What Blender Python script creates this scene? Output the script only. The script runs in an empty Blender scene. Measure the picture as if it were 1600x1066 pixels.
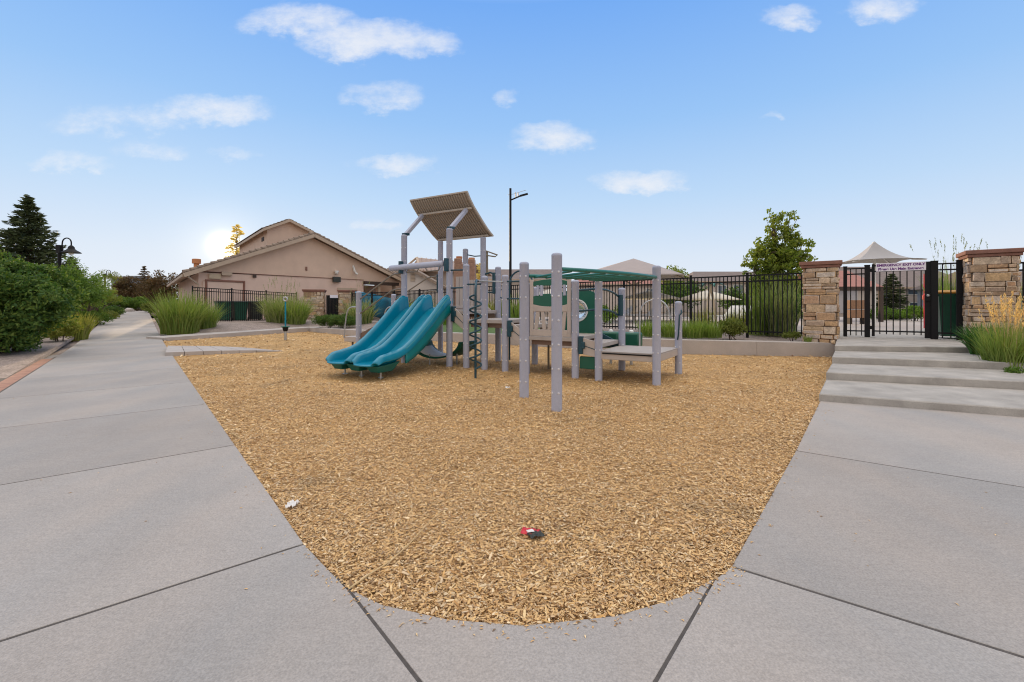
import bpy, math, random
import numpy as np
from mathutils import Vector, Matrix, noise as mnoise
random.seed(7); RNG = np.random.default_rng(11)
SC = bpy.context.scene
COL = SC.collection
R = math.radians

# ------------------------------------------------------------------ camera
CAM_H, FPX, HORIZON = 1.3, 700.0, 478.0          # eye height (m), focal length and horizon measured on the photo
cd = bpy.data.cameras.new('camera'); cam = bpy.data.objects.new('camera', cd); COL.objects.link(cam)
cd.sensor_width = 36; cd.lens = FPX / 1600 * 36; cd.shift_y = -(533 - HORIZON) / 1600
cd.clip_start = .05; cd.clip_end = 2000
cam.location = (0, 0, CAM_H); cam.rotation_euler = (R(90), 0, 0)
SC.camera = cam

# ------------------------------------------------------------------ world, sun, exposure
SUN_AZ, SUN_EL = R(-32.7), R(6.4)                # azimuth from +Y (negative = left), elevation
SUN_DIR = Vector((math.sin(SUN_AZ) * math.cos(SUN_EL), math.cos(SUN_AZ) * math.cos(SUN_EL), math.sin(SUN_EL)))
SC.view_settings.view_transform = 'Standard'; SC.view_settings.look = 'None'
SC.cycles.filter_width = 1.1
SC.view_settings.exposure = 0.0; SC.view_settings.gamma = 1
sd = bpy.data.lights.new('sun', 'SUN'); sun = bpy.data.objects.new('sun', sd); COL.objects.link(sun)
sd.energy = 3.2; sd.angle = R(.5); sd.color = (1, .72, .42)
sun.rotation_euler = SUN_DIR.to_track_quat('Z', 'Y').to_euler()

W = bpy.data.worlds.new("World"); SC.world = W; W.use_nodes = True
def world():
    nt = W.node_tree; nt.nodes.clear(); N = nt.nodes.new; LK = nt.links.new
    def val(x, sock):
        if isinstance(x, (int, float)): sock.default_value = x
        else: LK(x, sock)
    def M(op, a, b=0.0, c=None, clamp=False):
        n = N('ShaderNodeMath'); n.operation = op; n.use_clamp = clamp
        val(a, n.inputs[0]); val(b, n.inputs[1])
        if c is not None: val(c, n.inputs[2])
        return n.outputs[0]
    def smooth(x, lo, hi):
        n = N('ShaderNodeMapRange'); n.interpolation_type = 'SMOOTHSTEP'
        if lo > hi: x = M('MULTIPLY', x, -1.0); lo, hi = -lo, -hi
        LK(x, n.inputs[0]); n.inputs[1].default_value = lo; n.inputs[2].default_value = hi
        return n.outputs[0]
    tc = N('ShaderNodeTexCoord'); sx = N('ShaderNodeSeparateXYZ'); LK(tc.outputs['Generated'], sx.inputs[0])
    x, y, z = sx.outputs
    ramp = N('ShaderNodeValToRGB'); LK(z, ramp.inputs[0]); cr = ramp.color_ramp
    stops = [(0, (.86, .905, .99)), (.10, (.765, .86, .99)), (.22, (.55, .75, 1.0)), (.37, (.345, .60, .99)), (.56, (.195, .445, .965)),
             (.72, (1.55, 1.50, 1.45)), (1, (2.5, 2.34, 2.14))]  # upper stops: overhead sky out of view, brightened as added top light
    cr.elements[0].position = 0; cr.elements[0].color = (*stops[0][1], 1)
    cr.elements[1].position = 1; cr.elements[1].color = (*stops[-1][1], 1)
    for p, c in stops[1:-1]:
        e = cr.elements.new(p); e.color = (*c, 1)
    # clouds: each at its own bearing (u, v = tangents of bearing and height)
    ys = M('MAXIMUM', y, .02); u = M('DIVIDE', x, ys); v = M('DIVIDE', z, ys)
    cv = N('ShaderNodeCombineXYZ'); LK(u, cv.inputs[0]); LK(M('MULTIPLY', v, 1.7), cv.inputs[1])
    def noise(scale, detail, off, rough=.55):
        mp = N('ShaderNodeMapping'); LK(cv.outputs[0], mp.inputs[0]); mp.inputs[1].default_value = off
        n = N('ShaderNodeTexNoise'); LK(mp.outputs[0], n.inputs['Vector']); n.inputs['Scale'].default_value = scale
        n.inputs['Detail'].default_value = detail; n.inputs['Roughness'].default_value = rough
        return n.outputs['Fac']
    n1 = noise(9, 10, (3.1, 1.7, 0), .6); n2 = noise(7, 3, (8, 4, 2)); n3 = noise(26, 8, (1, 9, 4), .68)
    uw = M('ADD', u, M('MULTIPLY', M('SUBTRACT', n2, .5), .16)); vw = M('ADD', v, M('MULTIPLY', M('SUBTRACT', n1, .5), .09))
    clouds = [(470, 32, 85, 26, 1.0), (570, 62, 100, 32, 1.15), (665, 68, 60, 22, .9), (330, 172, 90, 24, .95), (200, 190, 115, 26, .6), (110, 253, 62, 14, .7), (605, 152, 58, 22, .8),
              (620, 256, 62, 15, .85), (862, 216, 68, 25, 1.1), (801, 157, 24, 11, .7), (1010, 283, 76, 16, 1.0),
              (1238, 27, 44, 20, 1.0), (1375, 16, 54, 22, 1.0), (1210, 183, 18, 8, .6), (590, 351, 32, 11, .6), (240, 234, 55, 16, .5), (368, 238, 34, 11, .45)]
    tot = None
    for (px, py, a, b, s) in clouds:
        u0, v0 = (px - 800) / 700, (478 - py) / 700
        du = M('MULTIPLY', M('SUBTRACT', uw, u0), 700 / a / 1.3); dv = M('MULTIPLY', M('SUBTRACT', vw, v0), 700 / b / 1.3)
        r2 = M('MULTIPLY_ADD', du, du, M('MULTIPLY', dv, dv))
        g = M('MULTIPLY', M('SUBTRACT', 1.0, r2, clamp=True), s)
        tot = g if tot is None else M('MAXIMUM', tot, g)
    dens = M('MULTIPLY_ADD', M('SUBTRACT', n1, .5), 1.5, M('MULTIPLY_ADD', M('SUBTRACT', n3, .5), 1.1, tot))
    dens = M('MULTIPLY', smooth(dens, .0, 1.45), smooth(tot, 0, .4))
    dens = M('MULTIPLY', dens, M('GREATER_THAN', y, .05))
    dens = M('MULTIPLY', dens, .88)
    mix = N('ShaderNodeMix'); mix.data_type = 'RGBA'; LK(dens, mix.inputs['Factor'])
    LK(ramp.outputs[0], mix.inputs['A']); mix.inputs['B'].default_value = (.93, .95, 1.0, 1)
    # the sky behind the camera: unseen, warmed and brightened as added front light
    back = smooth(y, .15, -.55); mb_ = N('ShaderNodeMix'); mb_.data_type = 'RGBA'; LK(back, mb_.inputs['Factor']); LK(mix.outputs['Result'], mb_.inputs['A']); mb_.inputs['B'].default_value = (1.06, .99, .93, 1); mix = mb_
    # glow of the low sun
    dot = N('ShaderNodeVectorMath'); dot.operation = 'DOT_PRODUCT'; LK(tc.outputs['Generated'], dot.inputs[0]); dot.inputs[1].default_value = SUN_DIR
    dp = M('MAXIMUM', dot.outputs['Value'], 0)
    g1 = M('MULTIPLY', M('POWER', dp, 7000), 2.6); g2 = M('MULTIPLY', M('POWER', dp, 600), .20); g3 = M('MULTIPLY', M('POWER', dp, 30), .03)
    glow = M('ADD', g1, M('ADD', g2, g3))
    gc = N('ShaderNodeMix'); gc.data_type = 'RGBA'; gc.blend_type = 'ADD'; gc.inputs['Factor'].default_value = 1
    gm = N('ShaderNodeVectorMath'); gm.operation = 'SCALE'; gm.inputs[0].default_value = (1, .80, .48); LK(glow, gm.inputs['Scale'])
    LK(mix.outputs['Result'], gc.inputs['A']); LK(gm.outputs[0], gc.inputs['B'])
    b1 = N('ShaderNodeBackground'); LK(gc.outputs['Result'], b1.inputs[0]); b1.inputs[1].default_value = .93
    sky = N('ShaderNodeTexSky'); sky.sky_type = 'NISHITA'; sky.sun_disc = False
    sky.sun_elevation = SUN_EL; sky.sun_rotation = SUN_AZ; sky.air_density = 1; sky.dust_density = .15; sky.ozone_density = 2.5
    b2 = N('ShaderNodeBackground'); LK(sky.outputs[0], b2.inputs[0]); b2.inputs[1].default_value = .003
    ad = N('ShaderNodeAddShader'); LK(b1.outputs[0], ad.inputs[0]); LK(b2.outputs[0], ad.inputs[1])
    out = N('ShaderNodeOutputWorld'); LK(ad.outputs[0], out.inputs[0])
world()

# ------------------------------------------------------------------ helpers
def V(*a): return Vector(a)
def G(px, py, z=0.0):
    """Ground point (height z) seen at a photo pixel."""
    Y = FPX * (CAM_H - z) / (py - HORIZON); return Vector(((px - 800) / FPX * Y, Y, z))
def AT(px, py, Y): return Vector(((px - 800) / FPX * Y, Y, CAM_H - (py - HORIZON) / FPX * Y))
def on_line(px, p, d):
    """Point of the plan line p + a*d seen at photo column px."""
    q = (px - 800) / FPX; a = (q * p[1] - p[0]) / (d[0] - q * d[1]); return Vector((p[0] + a * d[0], p[1] + a * d[1], 0))
WL = {}
def wl(o): return WL.get(o.name, Vector((0, 0, 0))) if o else Vector((0, 0, 0))
def tag(o, label=None, cat=None, group=None, kind=None):
    if label: o['label'] = label
    if cat: o['category'] = cat
    if group: o['group'] = group
    if kind: o['kind'] = kind
    return o
def thing(name, label, cat, loc=(0, 0, 0), group=None):
    o = bpy.data.objects.new(name, None); o.empty_display_size = .2; COL.objects.link(o); o.location = loc
    WL[o.name] = Vector(loc); return tag(o, label, cat, group)
def link_mesh(me, name, mat, parent=None, loc=None):
    o = bpy.data.objects.new(name, me); COL.objects.link(o)
    if mat: me.materials.append(mat)
    if parent: o.parent = parent; WL[o.name] = wl(parent)
    else:
        o.location = loc or (0, 0, 0); WL[o.name] = Vector(o.location)
    return o
def copy_tree(o, parent=None):
    c = o.copy(); COL.objects.link(c); c.parent = parent
    for ch in list(o.children): copy_tree(ch, c)
    return c
def mesh_np(name, v, f, mat, parent=None, loc=None, smooth=False):
    """v (N,3) world coordinates, f (M,k) faces with equal vertex counts."""
    off = np.array(wl(parent) if parent else Vector(loc or (0, 0, 0)))
    v = np.asarray(v, dtype=np.float32).reshape(-1, 3) - off.astype(np.float32); f = np.asarray(f, dtype=np.int32)
    me = bpy.data.meshes.new(name); me.vertices.add(len(v)); me.vertices.foreach_set('co', v.ravel())
    k = f.shape[1]; me.loops.add(f.size); me.loops.foreach_set('vertex_index', f.ravel())
    me.polygons.add(len(f)); me.polygons.foreach_set('loop_start', np.arange(0, f.size, k, dtype=np.int32))
    me.polygons.foreach_set('use_smooth', np.full(len(f), smooth))
    me.update(calc_edges=True); me.validate()
    return link_mesh(me, name, mat, parent, loc)
class MB:
    def __init__(s): s.v = []; s.f = []
    def add(s, vs, fs):
        n = len(s.v); s.v += [Vector(p) for p in vs]; s.f += [tuple(i + n for i in f) for f in fs]; return s
    def obox(s, c, ax, ay, az):
        c, ax, ay, az = Vector(c), Vector(ax), Vector(ay), Vector(az)
        vs = [c + i * ax + j * ay + k * az for k in (-1, 1) for j in (-1, 1) for i in (-1, 1)]
        fl = [(0, 2, 3, 1), (4, 5, 7, 6), (0, 1, 5, 4), (2, 6, 7, 3), (0, 4, 6, 2), (1, 3, 7, 5)]
        if ax.cross(ay).dot(az) < 0: fl = [t[::-1] for t in fl]
        return s.add(vs, fl)
    def box(s, c, size, rz=0.0):
        a, b = math.cos(rz), math.sin(rz); x, y, z = (d / 2 for d in size)
        return s.obox(c, (a * x, b * x, 0), (-b * y, a * y, 0), (0, 0, z))
    def bar(s, p, q, w, h, up=(0, 0, 1)):
        p, q = Vector(p), Vector(q); d = (q - p); L = d.length; d.normalize()
        up = Vector(up); sd_ = d.cross(up)
        if sd_.length < 1e-4: sd_ = d.cross(Vector((1, 0, 0)))
        sd_.normalize(); up = sd_.cross(d)
        return s.obox((p + q) / 2, d * L / 2, sd_ * w / 2, up * h / 2)
    def prism(s, poly, vec):
        """planar polygon (3D points) extruded by vec"""
        poly = [Vector(p) for p in poly]; vec = Vector(vec); n = len(poly)
        nm = Vector((0, 0, 0))
        for i in range(n): nm += poly[i].cross(poly[(i + 1) % n])
        if nm.dot(vec) > 0: poly = poly[::-1]
        vs = poly + [p + vec for p in poly]
        fs = [tuple(range(n)), tuple(range(2 * n - 1, n - 1, -1))] + [((i + 1) % n, i, i + n, (i + 1) % n + n) for i in range(n)]
        return s.add(vs, fs)
    def tube(s, pts, r, seg=8, closed=False, cap=True):
        pts = [Vector(p) for p in pts]; n = len(pts); rs = r if hasattr(r, '__len__') else [r] * n
        def tan(i):
            if closed: return (pts[(i + 1) % n] - pts[i - 1]).normalized()
            return (pts[min(i + 1, n - 1)] - pts[max(i - 1, 0)]).normalized()
        t = tan(0); up = Vector((0, 0, 1)) if abs(t.z) < .95 else Vector((1, 0, 0))
        a = t.cross(up).normalized(); rings = []; b0 = len(s.v)
        for i in range(n):
            t = tan(i); a = (a - t * a.dot(t)).normalized(); b = t.cross(a)
            for k in range(seg):
                w = 2 * math.pi * k / seg; s.v.append(pts[i] + (a * math.cos(w) + b * math.sin(w)) * rs[i])
        m = n if closed else n - 1
        for i in range(m):
            for k in range(seg):
                A, B = b0 + i * seg, b0 + ((i + 1) % n) * seg; k2 = (k + 1) % seg
                s.f.append((A + k, A + k2, B + k2, B + k))
        if cap and not closed:
            s.f.append(tuple(b0 + k for k in range(seg))[::-1]); s.f.append(tuple(b0 + (n - 1) * seg + k for k in range(seg)))
        return s
    def lathe(s, c, prof, seg=20, axis=None):
        """prof: (radius, height) pairs upwards round c; axis = optional 3x3 matrix"""
        c = Vector(c); A = axis or Matrix.Identity(3); b0 = len(s.v)
        for (r, h) in prof:
            for k in range(seg):
                w = 2 * math.pi * k / seg; s.v.append(c + A @ Vector((r * math.cos(w), r * math.sin(w), h)))
        for i in range(len(prof) - 1):
            for k in range(seg):
                k2 = (k + 1) % seg; a, b = b0 + i * seg, b0 + (i + 1) * seg
                s.f.append((a + k, a + k2, b + k2, b + k))
        s.f.append(tuple(b0 + k for k in range(seg))[::-1]); e = b0 + (len(prof) - 1) * seg
        s.f.append(tuple(e + k for k in range(seg)))
        return s
    def grid(s, fn, nu, nv):
        b0 = len(s.v)
        for j in range(nv + 1):
            for i in range(nu + 1): s.v.append(Vector(fn(i / nu, j / nv)))
        for j in range(nv):
            for i in range(nu):
                a = b0 + j * (nu + 1) + i; s.f.append((a, a + 1, a + nu + 2, a + nu + 1))
        return s
    def build(s, name, mat, parent=None, loc=None, smooth=True, angle=38, bevel=0, kind=None, solid=0):
        off = wl(parent) if parent else Vector(loc or (0, 0, 0))
        me = bpy.data.meshes.new(name); me.from_pydata([p - off for p in s.v], [], s.f); me.update()
        if smooth:
            me.polygons.foreach_set('use_smooth', [True] * len(me.polygons)); me.set_sharp_from_angle(angle=R(angle))
        o = link_mesh(me, name, mat, parent, loc)
        if solid:
            m = o.modifiers.new('solid', 'SOLIDIFY'); m.thickness = solid; m.offset = 0
        if bevel:
            m = o.modifiers.new('bevel', 'BEVEL'); m.width = bevel; m.segments = 2; m.limit_method = 'ANGLE'; m.angle_limit = R(40)
        if kind: o['kind'] = kind
        return o
def bez(p0, p1, p2, n=12):
    p0, p1, p2 = Vector(p0), Vector(p1), Vector(p2)
    return [p0 * (1 - t) ** 2 + p1 * 2 * t * (1 - t) + p2 * t * t for t in [i / n for i in range(n + 1)]]
def sstep(a, b, x):
    t = min(1, max(0, (x - a) / (b - a))); return t * t * (3 - 2 * t)
def inpoly(x, y, poly):
    c = False; n = len(poly); j = n - 1
    for i in range(n):
        xi, yi = poly[i][0], poly[i][1]; xj, yj = poly[j][0], poly[j][1]
        if (yi > y) != (yj > y) and x < (xj - xi) * (y - yi) / (yj - yi) + xi: c = not c
        j = i
    return c

# ------------------------------------------------------------------ materials
def mat(name, col, rough=.6, var=.12, scale=6, bump=0, bscale=60, metal=0, spec=.5, island=None, trans=0, speck=None, coat=0, alpha=None, streak=None):
    m = bpy.data.materials.new(name); m.use_nodes = True; nt = m.node_tree; N = nt.nodes.new; LK = nt.links.new
    bs = nt.nodes['Principled BSDF']; out = nt.nodes['Material Output']
    bs.inputs['Roughness'].default_value = rough; bs.inputs['Metallic'].default_value = metal
    bs.inputs['Specular IOR Level'].default_value = spec; bs.inputs['Coat Weight'].default_value = coat
    tc = N('ShaderNodeTexCoord')
    ns = N('ShaderNodeTexNoise'); LK(tc.outputs['Object'], ns.inputs['Vector']); ns.inputs['Scale'].default_value = scale
    ns.inputs['Detail'].default_value = 6; ns.inputs['Roughness'].default_value = .6
    if streak:
        mp = N('ShaderNodeMapping'); mp.inputs[3].default_value = streak; LK(tc.outputs['Object'], mp.inputs[0]); LK(mp.outputs[0], ns.inputs['Vector'])
    if island:
        g = N('ShaderNodeNewGeometry'); rp = N('ShaderNodeValToRGB'); LK(g.outputs['Random Per Island'], rp.inputs[0])
        rp.color_ramp.elements[0].color = (*island[0], 1); rp.color_ramp.elements[1].color = (*island[-1], 1)
        for i, c in enumerate(island[1:-1]):
            e = rp.color_ramp.elements.new((i + 1) / (len(island) - 1)); e.color = (*c, 1)
        base = rp.outputs[0]
    else:
        rgb = N('ShaderNodeRGB'); rgb.outputs[0].default_value = (*col, 1); base = rgb.outputs[0]
    mr = N('ShaderNodeMapRange'); LK(ns.outputs['Fac'], mr.inputs[0]); mr.inputs[1].default_value = .25; mr.inputs[2].default_value = .75
    mr.inputs[3].default_value = 1 - var; mr.inputs[4].default_value = 1 + var
    sc = N('ShaderNodeVectorMath'); sc.operation = 'SCALE'; LK(base, sc.inputs[0]); LK(mr.outputs[0], sc.inputs['Scale'])
    colout = sc.outputs[0]
    if speck:
        sp = N('ShaderNodeTexNoise'); LK(tc.outputs['Object'], sp.inputs['Vector']); sp.inputs['Scale'].default_value = speck[0]; sp.inputs['Detail'].default_value = 3
        m2 = N('ShaderNodeMapRange'); LK(sp.outputs['Fac'], m2.inputs[0]); m2.inputs[1].default_value = .3; m2.inputs[2].default_value = .7
        m2.inputs[3].default_value = 1 - speck[1]; m2.inputs[4].default_value = 1 + speck[1]
        s2 = N('ShaderNodeVectorMath'); s2.operation = 'SCALE'; LK(colout, s2.inputs[0]); LK(m2.outputs[0], s2.inputs['Scale']); colout = s2.outputs[0]
    LK(colout, bs.inputs['Base Color'])
    if bump:
        nb = N('ShaderNodeTexNoise'); LK(tc.outputs['Object'], nb.inputs['Vector']); nb.inputs['Scale'].default_value = bscale; nb.inputs['Detail'].default_value = 4
        bp = N('ShaderNodeBump'); LK(nb.outputs['Fac'], bp.inputs['Height']); bp.inputs['Strength'].default_value = bump; bp.inputs['Distance'].default_value = .01
        LK(bp.outputs[0], bs.inputs['Normal'])
    if trans:
        tr = N('ShaderNodeBsdfTranslucent'); s3 = N('ShaderNodeVectorMath'); s3.operation = 'MULTIPLY'; LK(colout, s3.inputs[0]); s3.inputs[1].default_value = (1.5, 1.5, .7)
        LK(s3.outputs[0], tr.inputs[0]); mx = N('ShaderNodeMixShader'); mx.inputs[0].default_value = trans
        LK(bs.outputs[0], mx.inputs[1]); LK(tr.outputs[0], mx.inputs[2]); LK(mx.outputs[0], out.inputs['Surface'])
    if alpha is not None:
        bs.inputs['Transmission Weight'].default_value = alpha
    m['c'] = 1
    return m
def mul(c, k): return tuple(x * k for x in c)
MT = {}
def mk():
    MT['concrete'] = mat('concrete', (.37, .348, .335), .85, .1, .9, .3, 160, speck=(130, .17))
    # broad warm and cool stains on the concrete
    m = MT['concrete']; nt = m.node_tree; bs = nt.nodes['Principled BSDF']; src = bs.inputs['Base Color'].links[0].from_socket
    tc = nt.nodes.new('ShaderNodeTexCoord'); ns = nt.nodes.new('ShaderNodeTexNoise'); ns.inputs['Scale'].default_value = .75; ns.inputs['Detail'].default_value = 7
    mp = nt.nodes.new('ShaderNodeMapping'); mp.inputs[2].default_value = (0, 0, .7); mp.inputs[3].default_value = (1.6, .5, 1)
    nt.links.new(tc.outputs['Object'], mp.inputs[0]); nt.links.new(mp.outputs[0], ns.inputs['Vector'])
    rp = nt.nodes.new('ShaderNodeValToRGB'); rp.color_ramp.elements[0].position = .34; rp.color_ramp.elements[1].position = .66
    rp.color_ramp.elements[0].color = (.91, .92, .935, 1); rp.color_ramp.elements[1].color = (1.07, 1.01, .965, 1)
    nt.links.new(ns.outputs['Fac'], rp.inputs[0]); mx = nt.nodes.new('ShaderNodeMix'); mx.data_type = 'RGBA'; mx.blend_type = 'MULTIPLY'; mx.inputs['Factor'].default_value = 1
    nt.links.new(src, mx.inputs['A']); nt.links.new(rp.outputs[0], mx.inputs['B']); nt.links.new(mx.outputs['Result'], bs.inputs['Base Color'])
    g = nt.nodes.new('ShaderNodeNewGeometry'); mr = nt.nodes.new('ShaderNodeMapRange'); mr.inputs[3].default_value = .90; mr.inputs[4].default_value = 1.06; nt.links.new(g.outputs['Random Per Island'], mr.inputs[0])
    bn = nt.nodes.new('ShaderNodeTexNoise'); bn.inputs['Scale'].default_value = 5; bn.inputs['Detail'].default_value = 8; bn.inputs['Roughness'].default_value = .75; bm_ = nt.nodes.new('ShaderNodeMapping'); bm_.inputs[2].default_value = (0, 0, .87); bm_.inputs[3].default_value = (1, 9, 1)
    nt.links.new(tc.outputs['Object'], bm_.inputs[0]); nt.links.new(bm_.outputs[0], bn.inputs['Vector']); m3 = nt.nodes.new('ShaderNodeMapRange'); m3.inputs[1].default_value = .3; m3.inputs[2].default_value = .7; m3.inputs[3].default_value = .94; m3.inputs[4].default_value = 1.06; nt.links.new(bn.outputs['Fac'], m3.inputs[0])
    mm = nt.nodes.new('ShaderNodeMath'); mm.operation = 'MULTIPLY'; nt.links.new(mr.outputs[0], mm.inputs[0]); nt.links.new(m3.outputs[0], mm.inputs[1]); sv = nt.nodes.new('ShaderNodeVectorMath'); sv.operation = 'SCALE'; nt.links.new(mx.outputs['Result'], sv.inputs[0]); nt.links.new(mm.outputs[0], sv.inputs['Scale']); nt.links.new(sv.outputs[0], bs.inputs['Base Color'])
    MT['concrete_step'] = mat('step_concrete', (.37, .345, .32), .85, .28, 2.5, .25, 120, speck=(110, .14))
    MT['curb'] = mat('curb_concrete', (.43, .39, .37), .85, .15, 1.5, .25, 90, speck=(90, .12))
    MT['joint'] = mat('joint_filler', (.085, .075, .07), .95, .3, 30)
    MT['soil'] = mat('soil', (.16, .115, .08), .95, .4, 5, .5, 40)
    MT['gravel'] = mat('gravel', (.27, .215, .19), .9, .3, 3, .9, 25, speck=(30, .5))
    MT['lawn'] = mat('lawn', (.075, .13, .03), .9, .3, 4, .6, 60)
    MT['asphalt'] = mat('asphalt', (.20, .19, .19), .9, .15, 2, .3, 90)
    MT['brick'] = mat('brick_paver', None, .85, .15, 8, .3, 60, island=[(.36, .17, .12), (.42, .22, .16), (.30, .15, .11)])
    MT['deckpool'] = mat('pool_deck_concrete', (.44, .38, .34), .8, .12, 2)
    chips = [(.66, .41, .175), (.76, .51, .25), (.46, .25, .095), (.84, .62, .33), (.68, .43, .19), (.22, .125, .06), (.88, .70, .45), (.58, .42, .26), (.72, .465, .21), (.36, .195, .08), (.72, .475, .215), (.62, .36, .13), (.76, .50, .23)]
    MT['chip'] = mat('wood_chip', None, .8, .2, 60, island=chips)
    m = mat('wood_chip_bed', (.52, .32, .13), .9, .25, .8, 0, speck=(45, .45)); MT['chipbed'] = m
    nt = m.node_tree; bs = nt.nodes['Principled BSDF']; tc = nt.nodes.new('ShaderNodeTexCoord'); vo = nt.nodes.new('ShaderNodeTexVoronoi'); vo.inputs['Scale'].default_value = 38
    mp = nt.nodes.new('ShaderNodeMapping'); mp.inputs[3].default_value = (1, 1.6, 1); nt.links.new(tc.outputs['Object'], mp.inputs[0]); nt.links.new(mp.outputs[0], vo.inputs['Vector'])
    bp = nt.nodes.new('ShaderNodeBump'); bp.inputs['Strength'].default_value = .9; bp.inputs['Distance'].default_value = .02
    nt.links.new(vo.outputs['Distance'], bp.inputs['Height']); nt.links.new(bp.outputs[0], bs.inputs['Normal'])
    # weathered greyish patches in the chips
    for k in ('chip', 'chipbed'):
        nt = MT[k].node_tree; bs = nt.nodes['Principled BSDF']; src = bs.inputs['Base Color'].links[0].from_socket; tc = nt.nodes.new('ShaderNodeTexCoord'); ns = nt.nodes.new('ShaderNodeTexNoise'); ns.inputs['Scale'].default_value = 1.1; ns.inputs['Detail'].default_value = 5; ns.inputs['Roughness'].default_value = .65
        nt.links.new(tc.outputs['Object'], ns.inputs['Vector']); mr = nt.nodes.new('ShaderNodeMapRange'); mr.interpolation_type = 'SMOOTHSTEP'; mr.inputs[1].default_value = .54; mr.inputs[2].default_value = .74; mr.inputs[4].default_value = .75; nt.links.new(ns.outputs['Fac'], mr.inputs[0])
        mx = nt.nodes.new('ShaderNodeMix'); mx.data_type = 'RGBA'; mx.blend_type = 'MULTIPLY'; nt.links.new(mr.outputs[0], mx.inputs['Factor']); nt.links.new(src, mx.inputs['A']); mx.inputs['B'].default_value = (.62, .64, .70, 1); nt.links.new(mx.outputs['Result'], bs.inputs['Base Color'])
    # playground
    MT['post'] = mat('taupe_post', (.405, .43, .545), .5, .07, 3, .05, 200, speck=(60, .04))
    MT['bolt'] = mat('bolt_cap', (.62, .62, .66), .35, .1, 20)
    MT['beige'] = mat('beige_plastic', (.46, .40, .365), .55, .08, 4, .06, 150)
    MT['deck'] = mat('vinyl_deck', (.40, .355, .33), .7, .1, 5, .15, 200)
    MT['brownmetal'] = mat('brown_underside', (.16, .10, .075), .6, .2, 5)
    MT['slide'] = mat('teal_slide', (.0, .21, .335), .2, .1, 3, spec=.45, coat=.2)
    MT['skirt'] = mat('teal_slide_side', (.0, .20, .225), .25, .1, 3, spec=.45, coat=.2)
    MT['slideend'] = mat('teal_slide_foot', (.0, .13, .12), .4, .1, 3)
    MT['green'] = mat('green_plastic', (.004, .10, .062), .4, .1, 4)
    MT['dkteal'] = mat('dark_teal_steel', (.006, .05, .075), .4, .15, 8)
    MT['ladder'] = mat('green_ladder_tube', (.012, .15, .12), .35, .1, 6)
    MT['rail'] = mat('bronze_rail', (.20, .17, .13), .4, .15, 8, metal=.3)
    MT['steel'] = mat('galvanised_steel', (.45, .46, .47), .4, .15, 10, metal=.7)
    MT['roofpanel'] = mat('corrugated_canopy', (.34, .29, .24), .6, .03, 2)
    MT['rooftrim'] = mat('canopy_trim', (.42, .365, .31), .5, .08, 4)
    MT['white'] = mat('white_plastic', (.75, .75, .73), .5, .05, 4)
    MT['bubble'] = mat('clear_bubble', (.85, .9, .92), .08, .02, 4, alpha=.92)
    # structures
    MT['black'] = mat('black_steel', (.008, .008, .010), .5, .2, 10, spec=.2)
    MT['stone'] = mat('ledgestone', None, .85, .34, 7, 1.0, 18, speck=(30, .22), island=[(.46, .30, .18), (.30, .20, .13), (.58, .43, .28), (.42, .35, .31), (.68, .55, .41), (.25, .165, .115), (.48, .38, .30), (.44, .26, .15), (.52, .36, .20), (.52, .46, .41), (.56, .42, .28)])
    MT['chimstone'] = mat('reddish_stone', None, .85, .3, 6, .8, 18, island=[(.34, .20, .15), (.26, .15, .11), (.40, .26, .19)])
    MT['bluegrey'] = mat('blue_grey_siding', (.22, .25, .29), .8, .1, 2)
    MT['mortar'] = mat('mortar', (.12, .09, .07), .9, .2, 20)
    MT['cap'] = mat('cap_stone', (.235, .115, .088), .8, .18, 6, .3, 60)
    MT['stucco'] = mat('stucco', (.64, .475, .375), .9, .08, 1.2, .3, 90)
    MT['stucco_low'] = mat('stucco_lower', (.68, .51, .43), .9, .08, 1.2, .3, 90)
    MT['trim'] = mat('tan_trim', (.46, .36, .275), .7, .08, 3)
    MT['tile'] = mat('roof_tile', (.25, .19, .15), .85, .3, 3, .3, 30, speck=(6, .18))
    MT['metalroof'] = mat('seamed_roof', (.34, .24, .19), .5, .1, 3)
    MT['shingle'] = mat('shingle', (.20, .16, .15), .9, .2, 2, .4, 20)
    MT['redroof'] = mat('red_roof', (.36, .16, .13), .8, .15, 3)
    MT['housewall'] = mat('house_wall', (.58, .52, .48), .9, .08, 1)
    MT['darkwood'] = mat('dark_beam', (.05, .032, .025), .7, .2, 4)
    MT['glass'] = mat('window_glass', (.10, .14, .19), .1, .1, 2)
    MT['shade'] = mat('shade_fabric', (.45, .395, .39), .9, .05, 3, trans=.15)
    MT['sail'] = mat('sail_fabric', (.44, .43, .45), .9, .05, 3, trans=.15)
    MT['shadew'] = mat('white_fabric', (.72, .68, .64), .9, .05, 3, trans=.25)
    MT['potclay'] = mat('terracotta', (.52, .22, .10), .8, .1, 5)
    MT['binlid'] = mat('yellow_bin_lid', (.50, .25, .03), .5, .1, 5)
    MT['bingreen'] = mat('green_bin', (.008, .085, .052), .45, .1, 5)
    MT['bindark'] = mat('dark_bin', (.03, .035, .03), .5, .1, 5)
    MT['bluetarp'] = mat('blue_water_slide', (.02, .26, .42), .35, .12, 3)
    MT['bark'] = mat('bark', (.10, .07, .05), .9, .3, 8, .5, 30)
    MT['red'] = mat('red_plastic', (.60, .02, .04), .4, .1, 6)
    MT['paper'] = mat('white_paper', (.75, .73, .72), .8, .05, 10)
    MT['straw'] = mat('straw', (.58, .42, .22), .8, .15, 20)
    MT['sign'] = mat('sign_face', (.80, .76, .84), .5, .03, 3)
    MT['ink'] = mat('sign_ink', (.13, .02, .20), .6, .05, 3)
    MT['tan'] = mat('tan_metal', (.52, .42, .30), .5, .08, 4)
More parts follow.
